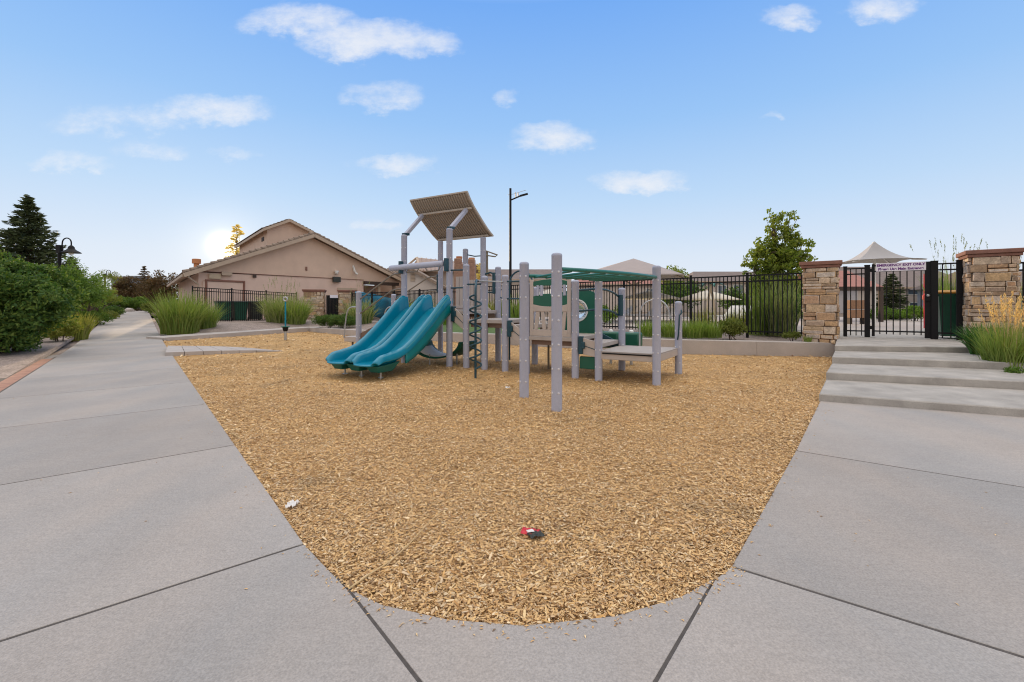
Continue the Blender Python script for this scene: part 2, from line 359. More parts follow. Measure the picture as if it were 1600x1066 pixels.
    # foliage (random tint per leaf)
    def leaf(n, a, b, c, t=.3, rough=.6): MT[n] = mat(n, None, rough, .15, 2, island=[a, b, c, b], trans=t, spec=.3)
    leaf('leaf_dark', (.030, .080, .018), (.06, .13, .026), (.15, .21, .045))
    leaf('leaf_mid', (.06, .13, .02), (.10, .18, .03), (.15, .23, .04))
    leaf('leaf_olive', (.085, .125, .022), (.14, .18, .032), (.20, .22, .05))
    leaf('leaf_tree', (.095, .15, .025), (.155, .21, .035), (.26, .30, .06), .5)
    leaf('leaf_bright', (.09, .19, .022), (.14, .25, .03), (.20, .30, .05))
    leaf('leaf_yellow', (.16, .20, .03), (.22, .26, .04), (.28, .26, .06))
    leaf('needle', (.032, .050, .024), (.050, .072, .032), (.080, .10, .042), .15)
    leaf('needle_brown', (.10, .060, .030), (.14, .082, .038), (.085, .070, .03), .2)
    leaf('needle_gold', (.58, .48, .24), (.72, .60, .34), (.46, .40, .17), .65)
    leaf('blade', (.13, .22, .04), (.21, .30, .065), (.29, .35, .11), .35)
    leaf('blade_gray', (.17, .22, .08), (.26, .30, .13), (.36, .38, .19), .35)
    leaf('blade_dark', (.025, .10, .020), (.045, .14, .028), (.07, .17, .04), .25)
    leaf('blade_yel', (.19, .24, .045), (.27, .30, .07), (.33, .31, .10), .35)
    leaf('plume', (.62, .42, .20), (.74, .55, .32), (.55, .37, .20), .4)
mk()

# ------------------------------------------------------------------ plan of the site
P0 = V(-1.12, 2.43, 0); PU = V(-.641, .767, 0).normalized(); PN = V(.767, .641, 0).normalized(); PW = 2.27
def path_z(s): return .8 * sstep(14, 50, s)
def path_sw(x, y):
    d = V(x - P0.x, y - P0.y, 0); return d.dot(PU), d.dot(PN)
def PP(s, w, dz=0): p = P0 + PU * s + PN * w; return V(p.x, p.y, path_z(s) + dz)
BORDER = [(-12.9, 16.6, .12), (-10.3, 22.75, .2), (-6.4, 18.9, .27), (-2.36, 16.3, .32), (4.6, 12.15, .38), (8.3, 11.45, .35)]
ARC = [(-1.12, 2.43), (-.742, 2.04), (-.557, 1.94), (-.264, 1.85), (.05, 1.815), (.427, 1.87), (.74, 1.99), (.952, 2.116), (1.08, 2.22)]
RU = V(.626, .780, 0).normalized(); RN = V(.81, -.586, 0).normalized()
PG = [(b[0], b[1]) for b in BORDER] + [(9.0, 12.5), (12.6, 9.8), (60, 9.8), (60, -30), (28, -30)] + [(P0.x - PU.x * 30, P0.y - PU.y * 30), (P0.x, P0.y)]
def border_near(x, y):
    best = (1e9, 0)
    for a, b in zip(BORDER[:-1], BORDER[1:]):
        dx, dy = b[0] - a[0], b[1] - a[1]; t = min(1, max(0, ((x - a[0]) * dx + (y - a[1]) * dy) / (dx * dx + dy * dy)))
        d = math.hypot(x - a[0] - t * dx, y - a[1] - t * dy)
        if d < best[0]: best = (d, a[2] + t * (b[2] - a[2]))
    return best
def H(x, y):
    s, w = path_sw(x, y)
    pz = path_z(s)
    if w < .05: return pz - .05 + (0 if w > -PW - .1 else min(.0, 0))
    if inpoly(x, y, PG): return -.08
    d, b = border_near(x, y); b -= .04
    if d < .29: return -.12
    h = b + (.42 - b) * sstep(.2, 3.2, d)
    k = sstep(0, 2.5, w); h = (pz - .05) * (1 - k) + h * k
    return max(h, (pz - .1) * sstep(35, 60, s)) if s > 35 else h

# terrain: fine round the playground's edge, coarse beyond, one sheet to the horizon underneath
def terrain(name, x0, x1, y0, y1, st, m, dz=0, mask=None, kind='structure'):
    nx, ny = int((x1 - x0) / st), int((y1 - y0) / st); xs = np.linspace(x0, x1, nx + 1); ys = np.linspace(y0, y1, ny + 1)
    v = [(x, y, H(x, y) + dz) for y in ys for x in xs]; f = []
    for j in range(ny):
        for i in range(nx):
            if mask and not mask((xs[i] + xs[i + 1]) / 2, (ys[j] + ys[j + 1]) / 2): continue
            a = j * (nx + 1) + i; f.append((a, a + 1, a + nx + 2, a + nx + 1))
    o = mesh_np(name, v, f, m, smooth=True); o['kind'] = kind; return o
terrain('planting_bed', -24, 24, 8, 34.1, .3, MT['gravel'])
terrain('terrain', -150, 150, 34.1, 214, 5, MT['soil'])
MB().box((0, 300, -.1), (1600, 1400, .02)).build('ground', MT['soil'], kind='structure')
FL_P, FL_D = V(8.2, 12.07, 0), V(-.742, .670, 0)          # long fence line, running left from the pillar
def beyond_fence(x, y, m=.35):
    a = ((x - FL_P.x) * FL_D.x + (y - FL_P.y) * FL_D.y); n = (x - FL_P.x) * FL_D.y + (y - FL_P.y) * (-FL_D.x)
    return n > m and a < 24
terrain('pool_deck', -12, 34, 9, 34, .5, MT['deckpool'], .03, lambda x, y: beyond_fence(x, y, 2.6) and not inpoly(x, y, PG))
terrain('lawn', -8, 9, 11, 26, .3, MT['lawn'], .02, lambda x, y: not beyond_fence(x, y, 3.2) and border_near(x, y)[0] > .45 and not inpoly(x, y, PG) and x < 3.2 and x > -4.2)

# ------------------------------------------------------------------ wood chips
CH_POLY = ARC + [(2.49, 3.96), (4.17, 6.07), (5.1, 7.26), (6.0, 8.4), (6.85, 9.5), (8.38, 11.5), (8.3, 11.6)] + [(b[0], b[1] + .1) for b in BORDER[::-1]] + [tuple(PP(s, .0)[:2]) for s in (18.3, 14, 9, 4)]
def edge_dist(x, y):
    best = 1e9; n = len(CH_POLY)
    for i in range(n):
        a, b = CH_POLY[i - 1], CH_POLY[i]; dx, dy = b[0] - a[0], b[1] - a[1]; t = min(1, max(0, ((x - a[0]) * dx + (y - a[1]) * dy) / (dx * dx + dy * dy + 1e-12)))
        best = min(best, math.hypot(x - a[0] - t * dx, y - a[1] - t * dy))
    return best
def edge_fade(x, y): return sstep(0, .5, edge_dist(x, y))
def chip_bed():
    v, f = [], []
    st = .12; xs = np.arange(-14, 9, .2); ys = np.arange(1.6, 24, .2)
    def h(x, y):
        n = mnoise.noise(V(x * .9, y * .9, 0)) * .022 + mnoise.noise(V(x * 3.1, y * 3.1, 5)) * .010
        n *= edge_fade(x, y)
        for (cx, cy, r, d) in ((-2.9, 8.0, .8, .05), (-.65, 8.2, .5, .03), (.5, 6.0, .6, .025), (1.2, 7.6, 1.0, .03)):
            n -= d * math.exp(-((x - cx) ** 2 + (y - cy) ** 2) / r / r)
        return n
    chip_bed.h = h
    ctr = V(-.5, 7, 0); EX = [V(x, y, 0) + (V(x, y, 0) - ctr).normalized() * .035 for x, y in CH_POLY]; chip_bed.ex = [(p.x, p.y) for p in [V(x, y, 0) + (V(x, y, 0) - ctr).normalized() * .012 for x, y in CH_POLY]]
    m = MB(); m.add(EX, [tuple(range(len(CH_POLY)))])
    import bmesh
    bm = bmesh.new()
    for p in m.v: bm.verts.new(p)
    bm.verts.ensure_lookup_table(); fc = bm.faces.new(bm.verts); fc.normal_update()
    if fc.normal.z < 0: fc.normal_flip()
    for ax, lo, hi in ((0, -14, 9), (1, 1.5, 24)):
        c = lo
        while c < hi:
            no = V(1, 0, 0) if ax == 0 else V(0, 1, 0); co = V(c, 0, 0) if ax == 0 else V(0, c, 0)
            bmesh.ops.bisect_plane(bm, geom=bm.verts[:] + bm.edges[:] + bm.faces[:], plane_co=co, plane_no=no); c += .25
    for q in bm.verts: q.co.z = h(q.co.x, q.co.y) - .004 - .01 * (1 - edge_fade(q.co.x, q.co.y))
    me = bpy.data.meshes.new('wood_chip_ground'); bm.to_mesh(me); bm.free()
    me.polygons.foreach_set('use_smooth', [True] * len(me.polygons))
    o = link_mesh(me, 'wood_chip_ground', MT['chipbed']); o['kind'] = 'structure'
chip_bed()
def chips():
    h = chip_bed.h; pts = []
    for (y0, y1, x0, x1, dens, sz) in ((1.75, 3.2, -2, 2.2, 23000, .74), (3.2, 4.6, -3, 3.3, 13000, .76), (4.6, 7, -5, 5, 5500, .9), (7, 11, -9, 8.2, 1500, 1.15), (11, 23, -13, 8.5, 130, 2.2)):
        n = int((y1 - y0) * (x1 - x0) * dens); X = RNG.uniform(x0, x1, n); Y = RNG.uniform(y0, y1, n)
        poly = np.array(chip_bed.ex); c = np.zeros(n, bool); j = len(poly) - 1
        for i in range(len(poly)):
            xi, yi = poly[i]; xj, yj = poly[j]
            t = ((yi > Y) != (yj > Y)) & (X < (xj - xi) * (Y - yi) / (yj - yi + 1e-12) + xi); c ^= t; j = i
        X, Y = X[c], Y[c]; pts.append(np.stack([X, Y, np.full(len(X), sz)], 1))
    p = np.concatenate(pts); n = len(p)
    Z = np.array([h(x, y) for x, y in p[:, :2]]) + RNG.uniform(-.004, .016, n)
    th = RNG.uniform(0, 2 * np.pi, n); u_ = RNG.random(n); cls = (u_ > .5).astype(int) + (u_ > .86)
    L = np.choose(cls, [RNG.uniform(.003, .007, n), RNG.uniform(.006, .013, n), RNG.uniform(.012, .026, n)]) * p[:, 2] * 1.1
    Wd = np.choose(cls, [RNG.uniform(.0015, .004, n), RNG.uniform(.0022, .0065, n), RNG.uniform(.0025, .0085, n)]) * p[:, 2] * 1.1
    pit = RNG.normal(0, .20, n); rol = RNG.normal(0, .30, n)
    a = np.stack([np.cos(th) * np.cos(pit), np.sin(th) * np.cos(pit), np.sin(pit)], 1)
    b = np.stack([-np.sin(th) * np.cos(rol), np.cos(th) * np.cos(rol), np.sin(rol)], 1)
    c = np.stack([p[:, 0], p[:, 1], Z + np.abs(np.sin(pit)) * L * .7], 1); nrm = np.cross(a, b)
    bend = RNG.normal(0, .035, n)[:, None] * L[:, None]
    A = a * L[:, None]; B = b * Wd[:, None]; tp = RNG.uniform(.4, 1, n)[:, None]
    v = np.stack([c - A - B * tp, c - A + B * tp, c + nrm * bend + B, c + nrm * bend - B, c + A + B * .6, c + A - B * .6 * tp], 1).reshape(-1, 3)
    i = np.arange(n)[:, None] * 6
    f = np.concatenate([i + np.array([[0, 3, 2, 1]]), i + np.array([[3, 5, 4, 2]])], 0)
    o = mesh_np('wood_chips', v, f, MT['chip']); o['kind'] = 'stuff'
chips()

# ------------------------------------------------------------------ concrete slabs with open joints
def slab(mb, pts, zf=lambda x, y: 0.0, gap=.008, thick=.10, ch=.003, z0=.012):
    """pts: plan outline; top chamfered, edges drawn in by the joint gap"""
    n = len(pts); ar = sum(pts[i][0] * pts[(i + 1) % n][1] - pts[(i + 1) % n][0] * pts[i][1] for i in range(n))
    if ar < 0: pts = pts[::-1]
    def inset(d):
        out = []
        for i in range(n):
            p0, p, p1 = V(*pts[i - 1][:2], 0), V(*pts[i][:2], 0), V(*pts[(i + 1) % n][:2], 0)
            e0, e1 = (p - p0).normalized(), (p1 - p).normalized(); n0, n1 = V(-e0.y, e0.x, 0), V(-e1.y, e1.x, 0)
            k = (n0 + n1); k = k / max(.3, k.dot(n0)) if k.length > .1 else n0
            q = p + k * d; out.append(q)
        return out
    r0 = [V(p.x, p.y, zf(p.x, p.y) + z0 - thick) for p in inset(gap)]; r1 = [V(p.x, p.y, zf(p.x, p.y) + z0 - ch) for p in inset(gap)]
    r2 = [V(p.x, p.y, zf(p.x, p.y) + z0) for p in inset(gap + ch)]
    fs = []
    for a in (0, n):
        for i in range(n): j = (i + 1) % n; fs.append((a + i, a + j, a + n + j, a + n + i))
    fs.append(tuple(range(2 * n, 3 * n))); mb.add(r0 + r1 + r2, fs)
def pz_xy(x, y): return path_z(path_sw(x, y)[0])
mb = MB(); S = 2.25
slab(mb, [(P0.x, P0.y), tuple(PP(0, -PW)[:2]), tuple(PP(-2.25, -PW)[:2]), (.1, 1.05), (-.742, 2.04)])
slab(mb, [tuple(PP(-2.25, -PW)[:2]), tuple(PP(-6, -PW)[:2]), (1.2, -3), (.1, 1.05)])
for k in range(0, 24):
    s0, s1 = k * S, (k + 1) * S
    nn = 1 if k < 5 else 3
    edge = [PP(s0 + (s1 - s0) * i / nn, 0) for i in range(nn + 1)] + [PP(s1 - (s1 - s0) * i / nn, -PW) for i in range(nn + 1)]
    if nn == 1: slab(mb, [(p.x, p.y) for p in edge], pz_xy)
    else:
        for i in range(nn):
            a, b = s0 + (s1 - s0) * i / nn, s0 + (s1 - s0) * (i + 1) / nn
            slab(mb, [tuple(PP(a, 0)[:2]), tuple(PP(b, 0)[:2]), tuple(PP(b, -PW)[:2]), tuple(PP(a, -PW)[:2])], pz_xy, gap=.001, ch=.002)
mb.build('footpath', MT['concrete'], kind='structure', smooth=False)
mb = MB()
slab(mb, [(.1, 1.05)] + ARC[1:8][::-1])
J1 = (1.08 + RN.x * 3.4, 2.22 + RN.y * 3.4); J2a = (2.52, 3.99); J2 = (J2a[0] + RN.x * 3.4, J2a[1] + RN.y * 3.4)
slab(mb, [(.952, 2.116), (1.08, 2.22), J1, (2.6, -2.2), (1.2, -3), (.1, 1.05)])
slab(mb, [(1.08, 2.22), J2a, J2, J1])
slab(mb, [J2a, (4.20, 6.11), (7.0, 4.7), J2])
mb.build('paved_apron', MT['concrete'], kind='structure', smooth=False)
# dark filler low in the joints
mb = MB(); mb.add([(-5, 1.5, .0098), (-2, -4, .0098), (5, -4, .0098), (7, 4.4, .0098), (4.2, 6.0, .0098), (2.52, 3.93, .0098), (1.12, 2.18, .0098), (.76, 1.95, .0098), (.05, 1.78, .0098), (-.56, 1.90, .0098), (-1.15, 2.40, .0098), tuple(PP(13.9, -.03, .0098)), tuple(PP(13.9, -PW + .03, .0098))], [tuple(range(13))])
mb.build('joint_bed', MT['joint'], kind='structure', smooth=False)
# a brick strip and an asphalt walk left of the path
mb = MB(); 
for k in range(200):
    s = -7 + k * .102
    if s > 13: break
    c = PP(s, -PW - .115); mb.obox((c.x, c.y, -.028), PU * .046, PN * .103, (0, 0, .038))
mb.build('brick_strip', MT['brick'], kind='structure', bevel=.004)
mb = MB(); slab(mb, [tuple(PP(-7, -PW - .24)[:2]), tuple(PP(8.6, -PW - .24)[:2]), tuple(PP(8.0, -6)[:2]), tuple(PP(-7, -6)[:2])], gap=0, z0=.004); mb.build('side_walk', MT['asphalt'], kind='structure', smooth=False)
mb = MB(); slab(mb, [tuple(PP(8.6, -PW - .24)[:2]), tuple(PP(40, -PW - .02)[:2]), tuple(PP(40, -20)[:2]), tuple(PP(8.0, -20)[:2])], pz_xy, gap=0, z0=-.006)
mb.build('gravel_bed', MT['gravel'], kind='structure', smooth=False)
mb = MB(); slab(mb, [tuple(PP(13.1, -PW)[:2]), tuple(PP(14.6, -PW)[:2]), tuple(PP(14.6, -PW - .9)[:2]), tuple(PP(13.1, -PW - 1.5)[:2])], pz_xy, gap=.005, z0=-.03); mb.build('side_path', MT['concrete'], kind='structure', smooth=False)

# ------------------------------------------------------------------ steps and landing
ST = [(.108, (4.16, 6.07), (7.6, 4.35)), (.224, (5.09, 7.26), (8.1, 6.02)), (.345, (6.0, 8.4), (8.6, 7.45)), (.46, (6.83, 9.48), (9.75, 9.02))]
def step_block(i):
    z, a, b = ST[i]; m = MB()
    if i < 3: a2, b2 = ST[i + 1][1], ST[i + 1][2]; pl = [a, b, b2, a2]
    else: pl = [a, b, (11.0, 10.2), (12.4, 11.2), (14.5, 15.5), (9.6, 15.2), (8.42, 11.6)]
    slab(m, pl, gap=.0, thick=z + .15, ch=.012, z0=z); return m
m = MB()
for i in range(4):
    q = step_block(i); m.add(q.v, q.f)
m.build('concrete_steps', MT['concrete_step'], kind='structure', smooth=False)

# ------------------------------------------------------------------ curb wall round the chips, walk on top at the left, ramp
def curb():
    m = MB(); B = BORDER[1:]
    for (a, b) in zip(B[:-1], B[1:]):
        d = V(b[0] - a[0], b[1] - a[1], 0); L = d.length; d.normalize(); nrm = V(-d.y, d.x, 0) if V(-d.y, d.x, 0).y > 0 else V(d.y, -d.x, 0)
        ns = max(1, round(L / 2.4))
        for k in range(ns):
            p = V(a[0], a[1], 0) + d * (L * k / ns); q = V(a[0], a[1], 0) + d * (L * (k + 1) / ns); za = a[2] + (b[2] - a[2]) * k / ns; zb = a[2] + (b[2] - a[2]) * (k + 1) / ns
            g = .004; p = p + d * g; q = q - d * g
            pts = []
            for (c, zz) in ((p, za), (q, zb)):
                for (o, h) in ((0, -.1), (0, zz - .012), (.012, zz), (.30, zz), (.30, -.1)): pts.append(c + nrm * o + V(0, 0, h))
            m.add(pts, [(0, 1, 6, 5), (1, 2, 7, 6), (2, 3, 8, 7), (3, 4, 9, 8), (4, 3, 2, 1, 0), (5, 6, 7, 8, 9)])
    tag(m.build('curb_wall', MT['curb'], smooth=False), 'low concrete retaining curb behind the play structure edging the wood chips', 'curb wall')
    a, b = V(*BORDER[0][:2], 0), V(*BORDER[1][:2], 0); d = (b - a).normalized(); nr = V(-d.y, d.x, 0); m = MB(); n = 4
    for k in range(n):
        p = a + (b - a) * k / n; q = a + (b - a) * (k + 1) / n; z = lambda t: .12 + .08 * t
        pl = [p, q, q + nr * (1.1 if k < n - 1 else 1.5), p + nr * 1.1]
        slab(m, [(c.x, c.y) for c in pl], lambda x, y: .12 + .08 * min(1, max(0, (V(x, y, 0) - a).dot(d) / 6.75)), gap=.003, thick=.3, z0=0)
    slab(m, [(-10.3, 22.75), (-9.4, 23.6), (-11.6, 25.6), (-11.72, 23.35)], gap=.003, thick=.3, z0=.2)
    m.build('kerb_walk', MT['curb'], kind='structure', smooth=False)
curb()
def ramp():
    m = MB(); A, B_, C, D = G(258, 557), G(262, 545.5), G(398, 544.5), G(452, 549); E = G(270, 558)
    n = 7
    for k in range(n):
        t0, t1 = k / n, (k + 1) / n; z0, z1 = .10 * (1 - t0 ** 3), .10 * (1 - t1 ** 3)
        f0, f1 = A.lerp(D, t0), A.lerp(D, t1); r0, r1 = B_.lerp(C.lerp(D, .3), t0), B_.lerp(C.lerp(D, .3), t1); g = (f1 - f0).normalized() * .006
        tp = [f0 + g + V(0, 0, z0), f1 - g + V(0, 0, z1), r1 - g + V(0, 0, z1), r0 + g + V(0, 0, z0)]
        m.add(tp + [p - V(0, 0, .2) for p in tp], [(0, 1, 2, 3), (0, 4, 5, 1), (1, 5, 6, 2), (2, 6, 7, 3), (3, 7, 4, 0)])
    tag(m.build('access_ramp', MT['curb'], smooth=False), 'low wedge of jointed concrete running from the path into the wood chips', 'ramp')
ramp()
# garden bed right of the steps
m = MB(); pts = [(7.9, 4.3, .02), (8.12, 6.0, .12), (8.62, 7.45, .26), (9.78, 9.0, .40), (10.9, 10.1, .44), (12.6, 10.9, .45), (20, 9, .45), (20, 3, .3), (9, 3, .02)]
m.add(pts, [tuple(range(len(pts)))]); m.build('garden_bed', MT['soil'], kind='structure', smooth=False)

# ------------------------------------------------------------------ the play structure (local s along the decks, t from front to back)
PO = V(-2.466, 10.25, 0); D1 = V(.866, -.5, 0); D2 = V(.5, .866, 0)
def L(s, t, z=0.0): p = PO + D1 * s + D2 * t; return V(p.x, p.y, z)
PS = thing('play_structure', 'climbing play structure with teal double slide, taupe posts and green overhead ladder', 'play structure', (0, 9, 0))
PR = .067
def post(p, top, base=-.1):
    m = MB(); r = PR
    m.lathe((p.x, p.y, 0), [(r, base), (r, top - .045), (r * 1.02, top - .043), (r * 1.02, top - .032), (r * .93, top - .014), (r * .62, top - .003), (.012, top)], 24)
    nf = len(m.f); to = (V(0, 0, 0) - V(p.x, p.y, 0)).normalized(); a0 = math.atan2(to.y, to.x)
    z = .22
    while z < top - .06:
        for w in (-.95, .35):
            c = V(p.x + math.cos(a0 + w) * r, p.y + math.sin(a0 + w) * r, z)
            m.lathe(c, [(.015, -.004), (.014, .004), (.005, .010)], 8, V(math.cos(a0 + w), math.sin(a0 + w), 0).to_track_quat('Z', 'Y').to_matrix())
        z += .30
    o = m.build('post', MT['post'], PS); o.data.materials.append(MT['bolt']); n_ = len(o.data.polygons); o.data.polygons.foreach_set('material_index', [0 if i < nf else 1 for i in range(n_)]); return o
PT = {'I': (0, 0, 2.93), 'H': (1.3, 0, 2.965), 'K': (1.3, 1.3, 2.95), 'J': (0, 1.3, 2.95), 'L': (1.74, 0, 2.17), 'N': (2.2, 0, 1.91), 'O': (2.69, 0, 1.915), 'P': (1.72, 1.3, 2.22),
      'O2': (2.69, 1.3, 1.72), 'R': (3.17, 0, 1.75), 'F': (4.18, 0, 1.77), 'F2': (4.18, 1.3, 1.70), 'R2': (3.17, 1.3, 1.70), 'E': (4.62, 0, 1.79), 'C': (5.62, 0, 1.97), 'G': (4.66, 1.3, 1.664),
      'M': (.78, 1.3, 2.7), 'S': (-1.5, 0, 1.655), 'S2': (-1.62, 1.3, 1.62)}
for k, (s, t, z) in PT.items(): post(L(s, t), z)
PA, PB, PD = V(.558, 5.58, 0), V(.174, 6.41, 0), V(3.17, 8.53, 0)
post(PA, 1.96); post(PB, 1.93); post(PD, 1.386)
def part(m, name, mt, bevel=0, parent=None, **k): return m.build(name, MT[mt], parent or PS, bevel=bevel, **k)
def lbox(m, s0, s1, t0, t1, z0, z1):
    c = L((s0 + s1) / 2, (t0 + t1) / 2, (z0 + z1) / 2); return m.obox(c, D1 * (s1 - s0) / 2, D2 * (t1 - t0) / 2, (0, 0, (z1 - z0) / 2))
def deck(s0, s1, t0, t1, z, th=.075):
    m = MB(); lbox(m, s0, s1, t0, t1, z - th, z); d = part(m, 'deck', 'deck', .008)
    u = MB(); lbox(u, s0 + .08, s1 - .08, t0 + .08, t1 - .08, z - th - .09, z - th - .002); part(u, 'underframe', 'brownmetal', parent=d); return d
deck(.0, 1.3, -.02, 1.32, 1.22); deck(1.74, 2.69, -.02, 1.32, 1.02); deck(3.17, 4.18, -.02, 1.32, .72)
# low trapezoid deck with a black edge
e0, c0, d0, g0 = L(4.60, -.03), L(5.64, -.03), PD + V(.02, .03, 0), L(4.64, 1.33)
m = MB(); m.prism([V(p.x, p.y, .36) for p in (e0, c0, d0, g0)], (0, 0, .125)); dk = part(m, 'deck', 'beige', .008)
m = MB(); m.prism([V(p.x, p.y, .488) for p in (e0, c0, d0, g0)], (0, 0, .014)); part(m, 'deck_mat', 'deck', parent=dk)
m = MB(); q = L(0, -.034) - PO; m.bar(e0 + D1 * .1 + D2 * -.008 + V(0, 0, .468), c0 - D1 * .09 + D2 * -.008 + V(0, 0, .468), .014, .022); part(m, 'edge_strip', 'black', parent=dk)
# steps between the decks, with sloped side panels and dark brackets
def transition(s0, s1, za, zb, zm=None):
    low = zm is not None; zm = zm or (za + zb) / 2; m = MB(); lbox(m, s0 + .02, s1 - .02, .03, 1.27, zm - .075, zm); part(m, 'step', 'deck', .006)
    for t in (-.02, 1.29):
        if low and t > 0:
            m = MB(); m.prism([L(s0 + .02, t, .45), L(s1 - .02, t, .45), L(s1 - .02, t, .56), L(s0 + .02, t, .74)], D2 * .03); part(m, 'side_panel', 'dkteal', .006); continue
        m = MB(); m.prism([L(s0 + .10, t, za - .30), L(s1 - .03, t, zb - .36), L(s1 - .03, t, zb - .08), L(s0 + .10, t, za + .0)], D2 * .035); sp = part(m, 'side_panel', 'beige', .006)
        if t < 0:
            k = MB(); k.bar(L(s0 + .10, t - .003, za - .135), L(s1 - .03, t - .003, zb - .225), .006, .012); part(k, 'seam', 'dkteal', parent=sp)
    m = MB(); lbox(m, s0 + .045, s0 + .125, -.05, .03, za - .30, za + .02); lbox(m, s0 + .10, s0 + .165, -.06, -.02, za - .20, za - .08); part(m, 'bracket', 'dkteal', .008)
transition(1.33, 1.74, 1.27, 1.13); transition(2.72, 3.17, .99, .86); transition(4.21, 4.62, .73, .74, .615)
m = MB(); lbox(m, 4.25, 4.56, .02, .10, .16, .38); part(m, 'kick_panel', 'green', .01)

# canopy: corrugated panel curving down to the back posts
prof = [(.40, 3.81), (.52, 3.66), (.66, 3.525), (.85, 3.38), (1.05, 3.23), (1.22, 3.11), (1.36, 3.03), (1.45, 2.985)]
def rp(v):
    x = v * (len(prof) - 1); i = min(int(x), len(prof) - 2); f = x - i; return tuple(prof[i][k] * (1 - f) + prof[i + 1][k] * f for k in (0, 1))
S0, S1 = -.17, 1.47
def canopy_pt(u, v, off=0.0):
    t, z = rp(v); a = rp(max(0, v - .02)); b = rp(min(1, v + .02)); d = V(b[0] - a[0], b[1] - a[1], 0).normalized()
    w = .019 * max(-.7, min(.7, 1.3 * math.cos(u * 2 * math.pi * 24))); return L(S0 + (S1 - S0) * u, t, z) + (D2 * (-d.y) + V(0, 0, d.x)) * (w + off)
m = MB(); m.grid(lambda u, v: canopy_pt(u, v), 192, 14); cn = part(m, 'canopy', 'roofpanel', angle=25, solid=.008)
m = MB()
for ss in (S0, S1): 
    pts = [L(ss, rp(v / 14)[0], rp(v / 14)[1]) for v in range(15)]
    for a, b in zip(pts[:-1], pts[1:]): m.bar(a, b + (b - a) * .04, .035, .05)
for vv in (0, 1): m.bar(canopy_pt(-.01, vv), canopy_pt(1.01, vv), .05, .035)
part(m, 'canopy_edge', 'rooftrim', .004, parent=cn)
m = MB(); m.bar(L(S0 + .03, .63, 3.50), L(S1 - .03, .63, 3.50), .06, .045); m.bar(L(S0 + .06, 1.36, 2.985), L(S1 - .06, 1.36, 2.985), .06, .05); part(m, 'crossbeam', 'rooftrim', .006, parent=cn)
for s, z in ((0, 2.93), (1.3, 2.965)):
    m = MB(); m.bar(L(s, .02, z - .02), L(s, .62, 3.475), .085, .085); a = part(m, 'canopy_arm', 'post', .012)
    m = MB(); m.bar(L(s, -.03, z + .005), L(s, .13, z + .02), .10, .055); part(m, 'clamp', 'dkteal', .008, parent=a)
# rolling bar over the slide entrance
m = MB(); ax = [L(-.30 + .02 * i, -.13, 2.17) for i in (0,)] ; p, q = L(-.32, -.13, 2.16), L(1.24, -.13, 2.20)
m.tube([p, p + (q - p) * .008, p + (q - p) * .03, q - (q - p) * .03, q - (q - p) * .008, q], [.035, .055, .066, .066, .055, .035], 20); rb = part(m, 'roller_bar', 'post')
for s in (.35, .95):
    m = MB(); m.tube([L(s - .2, -.13, 2.12), L(s - .16, -.13, 2.05), L(s + .16, -.13, 2.06), L(s + .2, -.13, 2.13)], .012, 8); part(m, 'hand_loop', 'rail', parent=rb)
for s in (0, 1.3):
    m = MB(); lbox(m, s - .03, s + .03, -.16, -.05, 2.03, 2.31); part(m, 'bracket', 'dkteal', .01)

# double slide: two chutes side by side, running forward from the high deck
ZB = [(0.06, 1.235), (0, 1.225), (-.12, 1.18), (-.3, 1.05), (-.6, .81), (-.9, .585), (-1.15, .42), (-1.35, .315), (-1.55, .255), (-1.75, .232), (-1.93, .235), (-2.02, .225)]
def ipl(tab, t):
    for (a, za), (b, zb) in zip(tab[:-1], tab[1:]):
        if a >= t >= b: f = (a - t) / (a - b); return za + (zb - za) * f
    return tab[-1][1]
RIM = [(0.06, .26), (0, .30), (-.25, .295), (-.6, .265), (-1.0, .235), (-1.4, .20), (-1.7, .185), (-1.9, .155), (-2.02, .05)]
def sprof(s):
    """0 in the bed, 1 on a rim, for s across the slide"""
    rims = ((.012, .044), (.58, .042), (.72, .042), (1.288, .044)); v = 0
    for c, w in rims: v = max(v, math.exp(-((s - c) / w) ** 4 * .75) if abs(s - c) < .2 else 0)
    if .58 < s < .72: v = max(v, .45)
    if s < .02 or s > 1.28: v = max(v, 1 - (abs(s - .65) - .63) / .05)
    return v
def slide_pt(u, v):
    t = .06 - 2.08 * v; s = -.035 + 1.37 * u; tt = t
    bulge = 0
    if t < -1.5:                       # rounded lips of the two chutes
        c = .29 if s < .65 else 1.01; k = 1 - min(1, abs(s - c) / .36) ** 2; tt = t - .16 * k * ((-1.5 - t) / .52) ** 2
    z = ipl(ZB, t) + sprof(s) * ipl(RIM, t); return L(s, tt, z)
m = MB(); m.grid(slide_pt, 136, 60); sl = part(m, 'slide', 'slide', angle=60)
md = sl.modifiers.new('solid', 'SOLIDIFY'); md.thickness = .035; md.offset = -1
sb = sl.modifiers.new('sub', 'SUBSURF'); sb.levels = 1; sb.render_levels = 1
# outer side skirts
for s in (-.035, 1.335):
    m = MB(); n = 24
    def sk(u, v, s=s):
        t = .04 - 1.42 * u; zt = ipl(ZB, t) + ipl(RIM, t) * .95; zb = ipl(ZB, t) - .085 - .05 * math.sin(u * math.pi); return L(s + (.012 if s > .6 else -.012) * (1 - v), t, zb + (zt - zb) * v)
    m.grid(sk, n, 4); part(m, 'skirt', 'skirt', parent=sl, solid=.03)
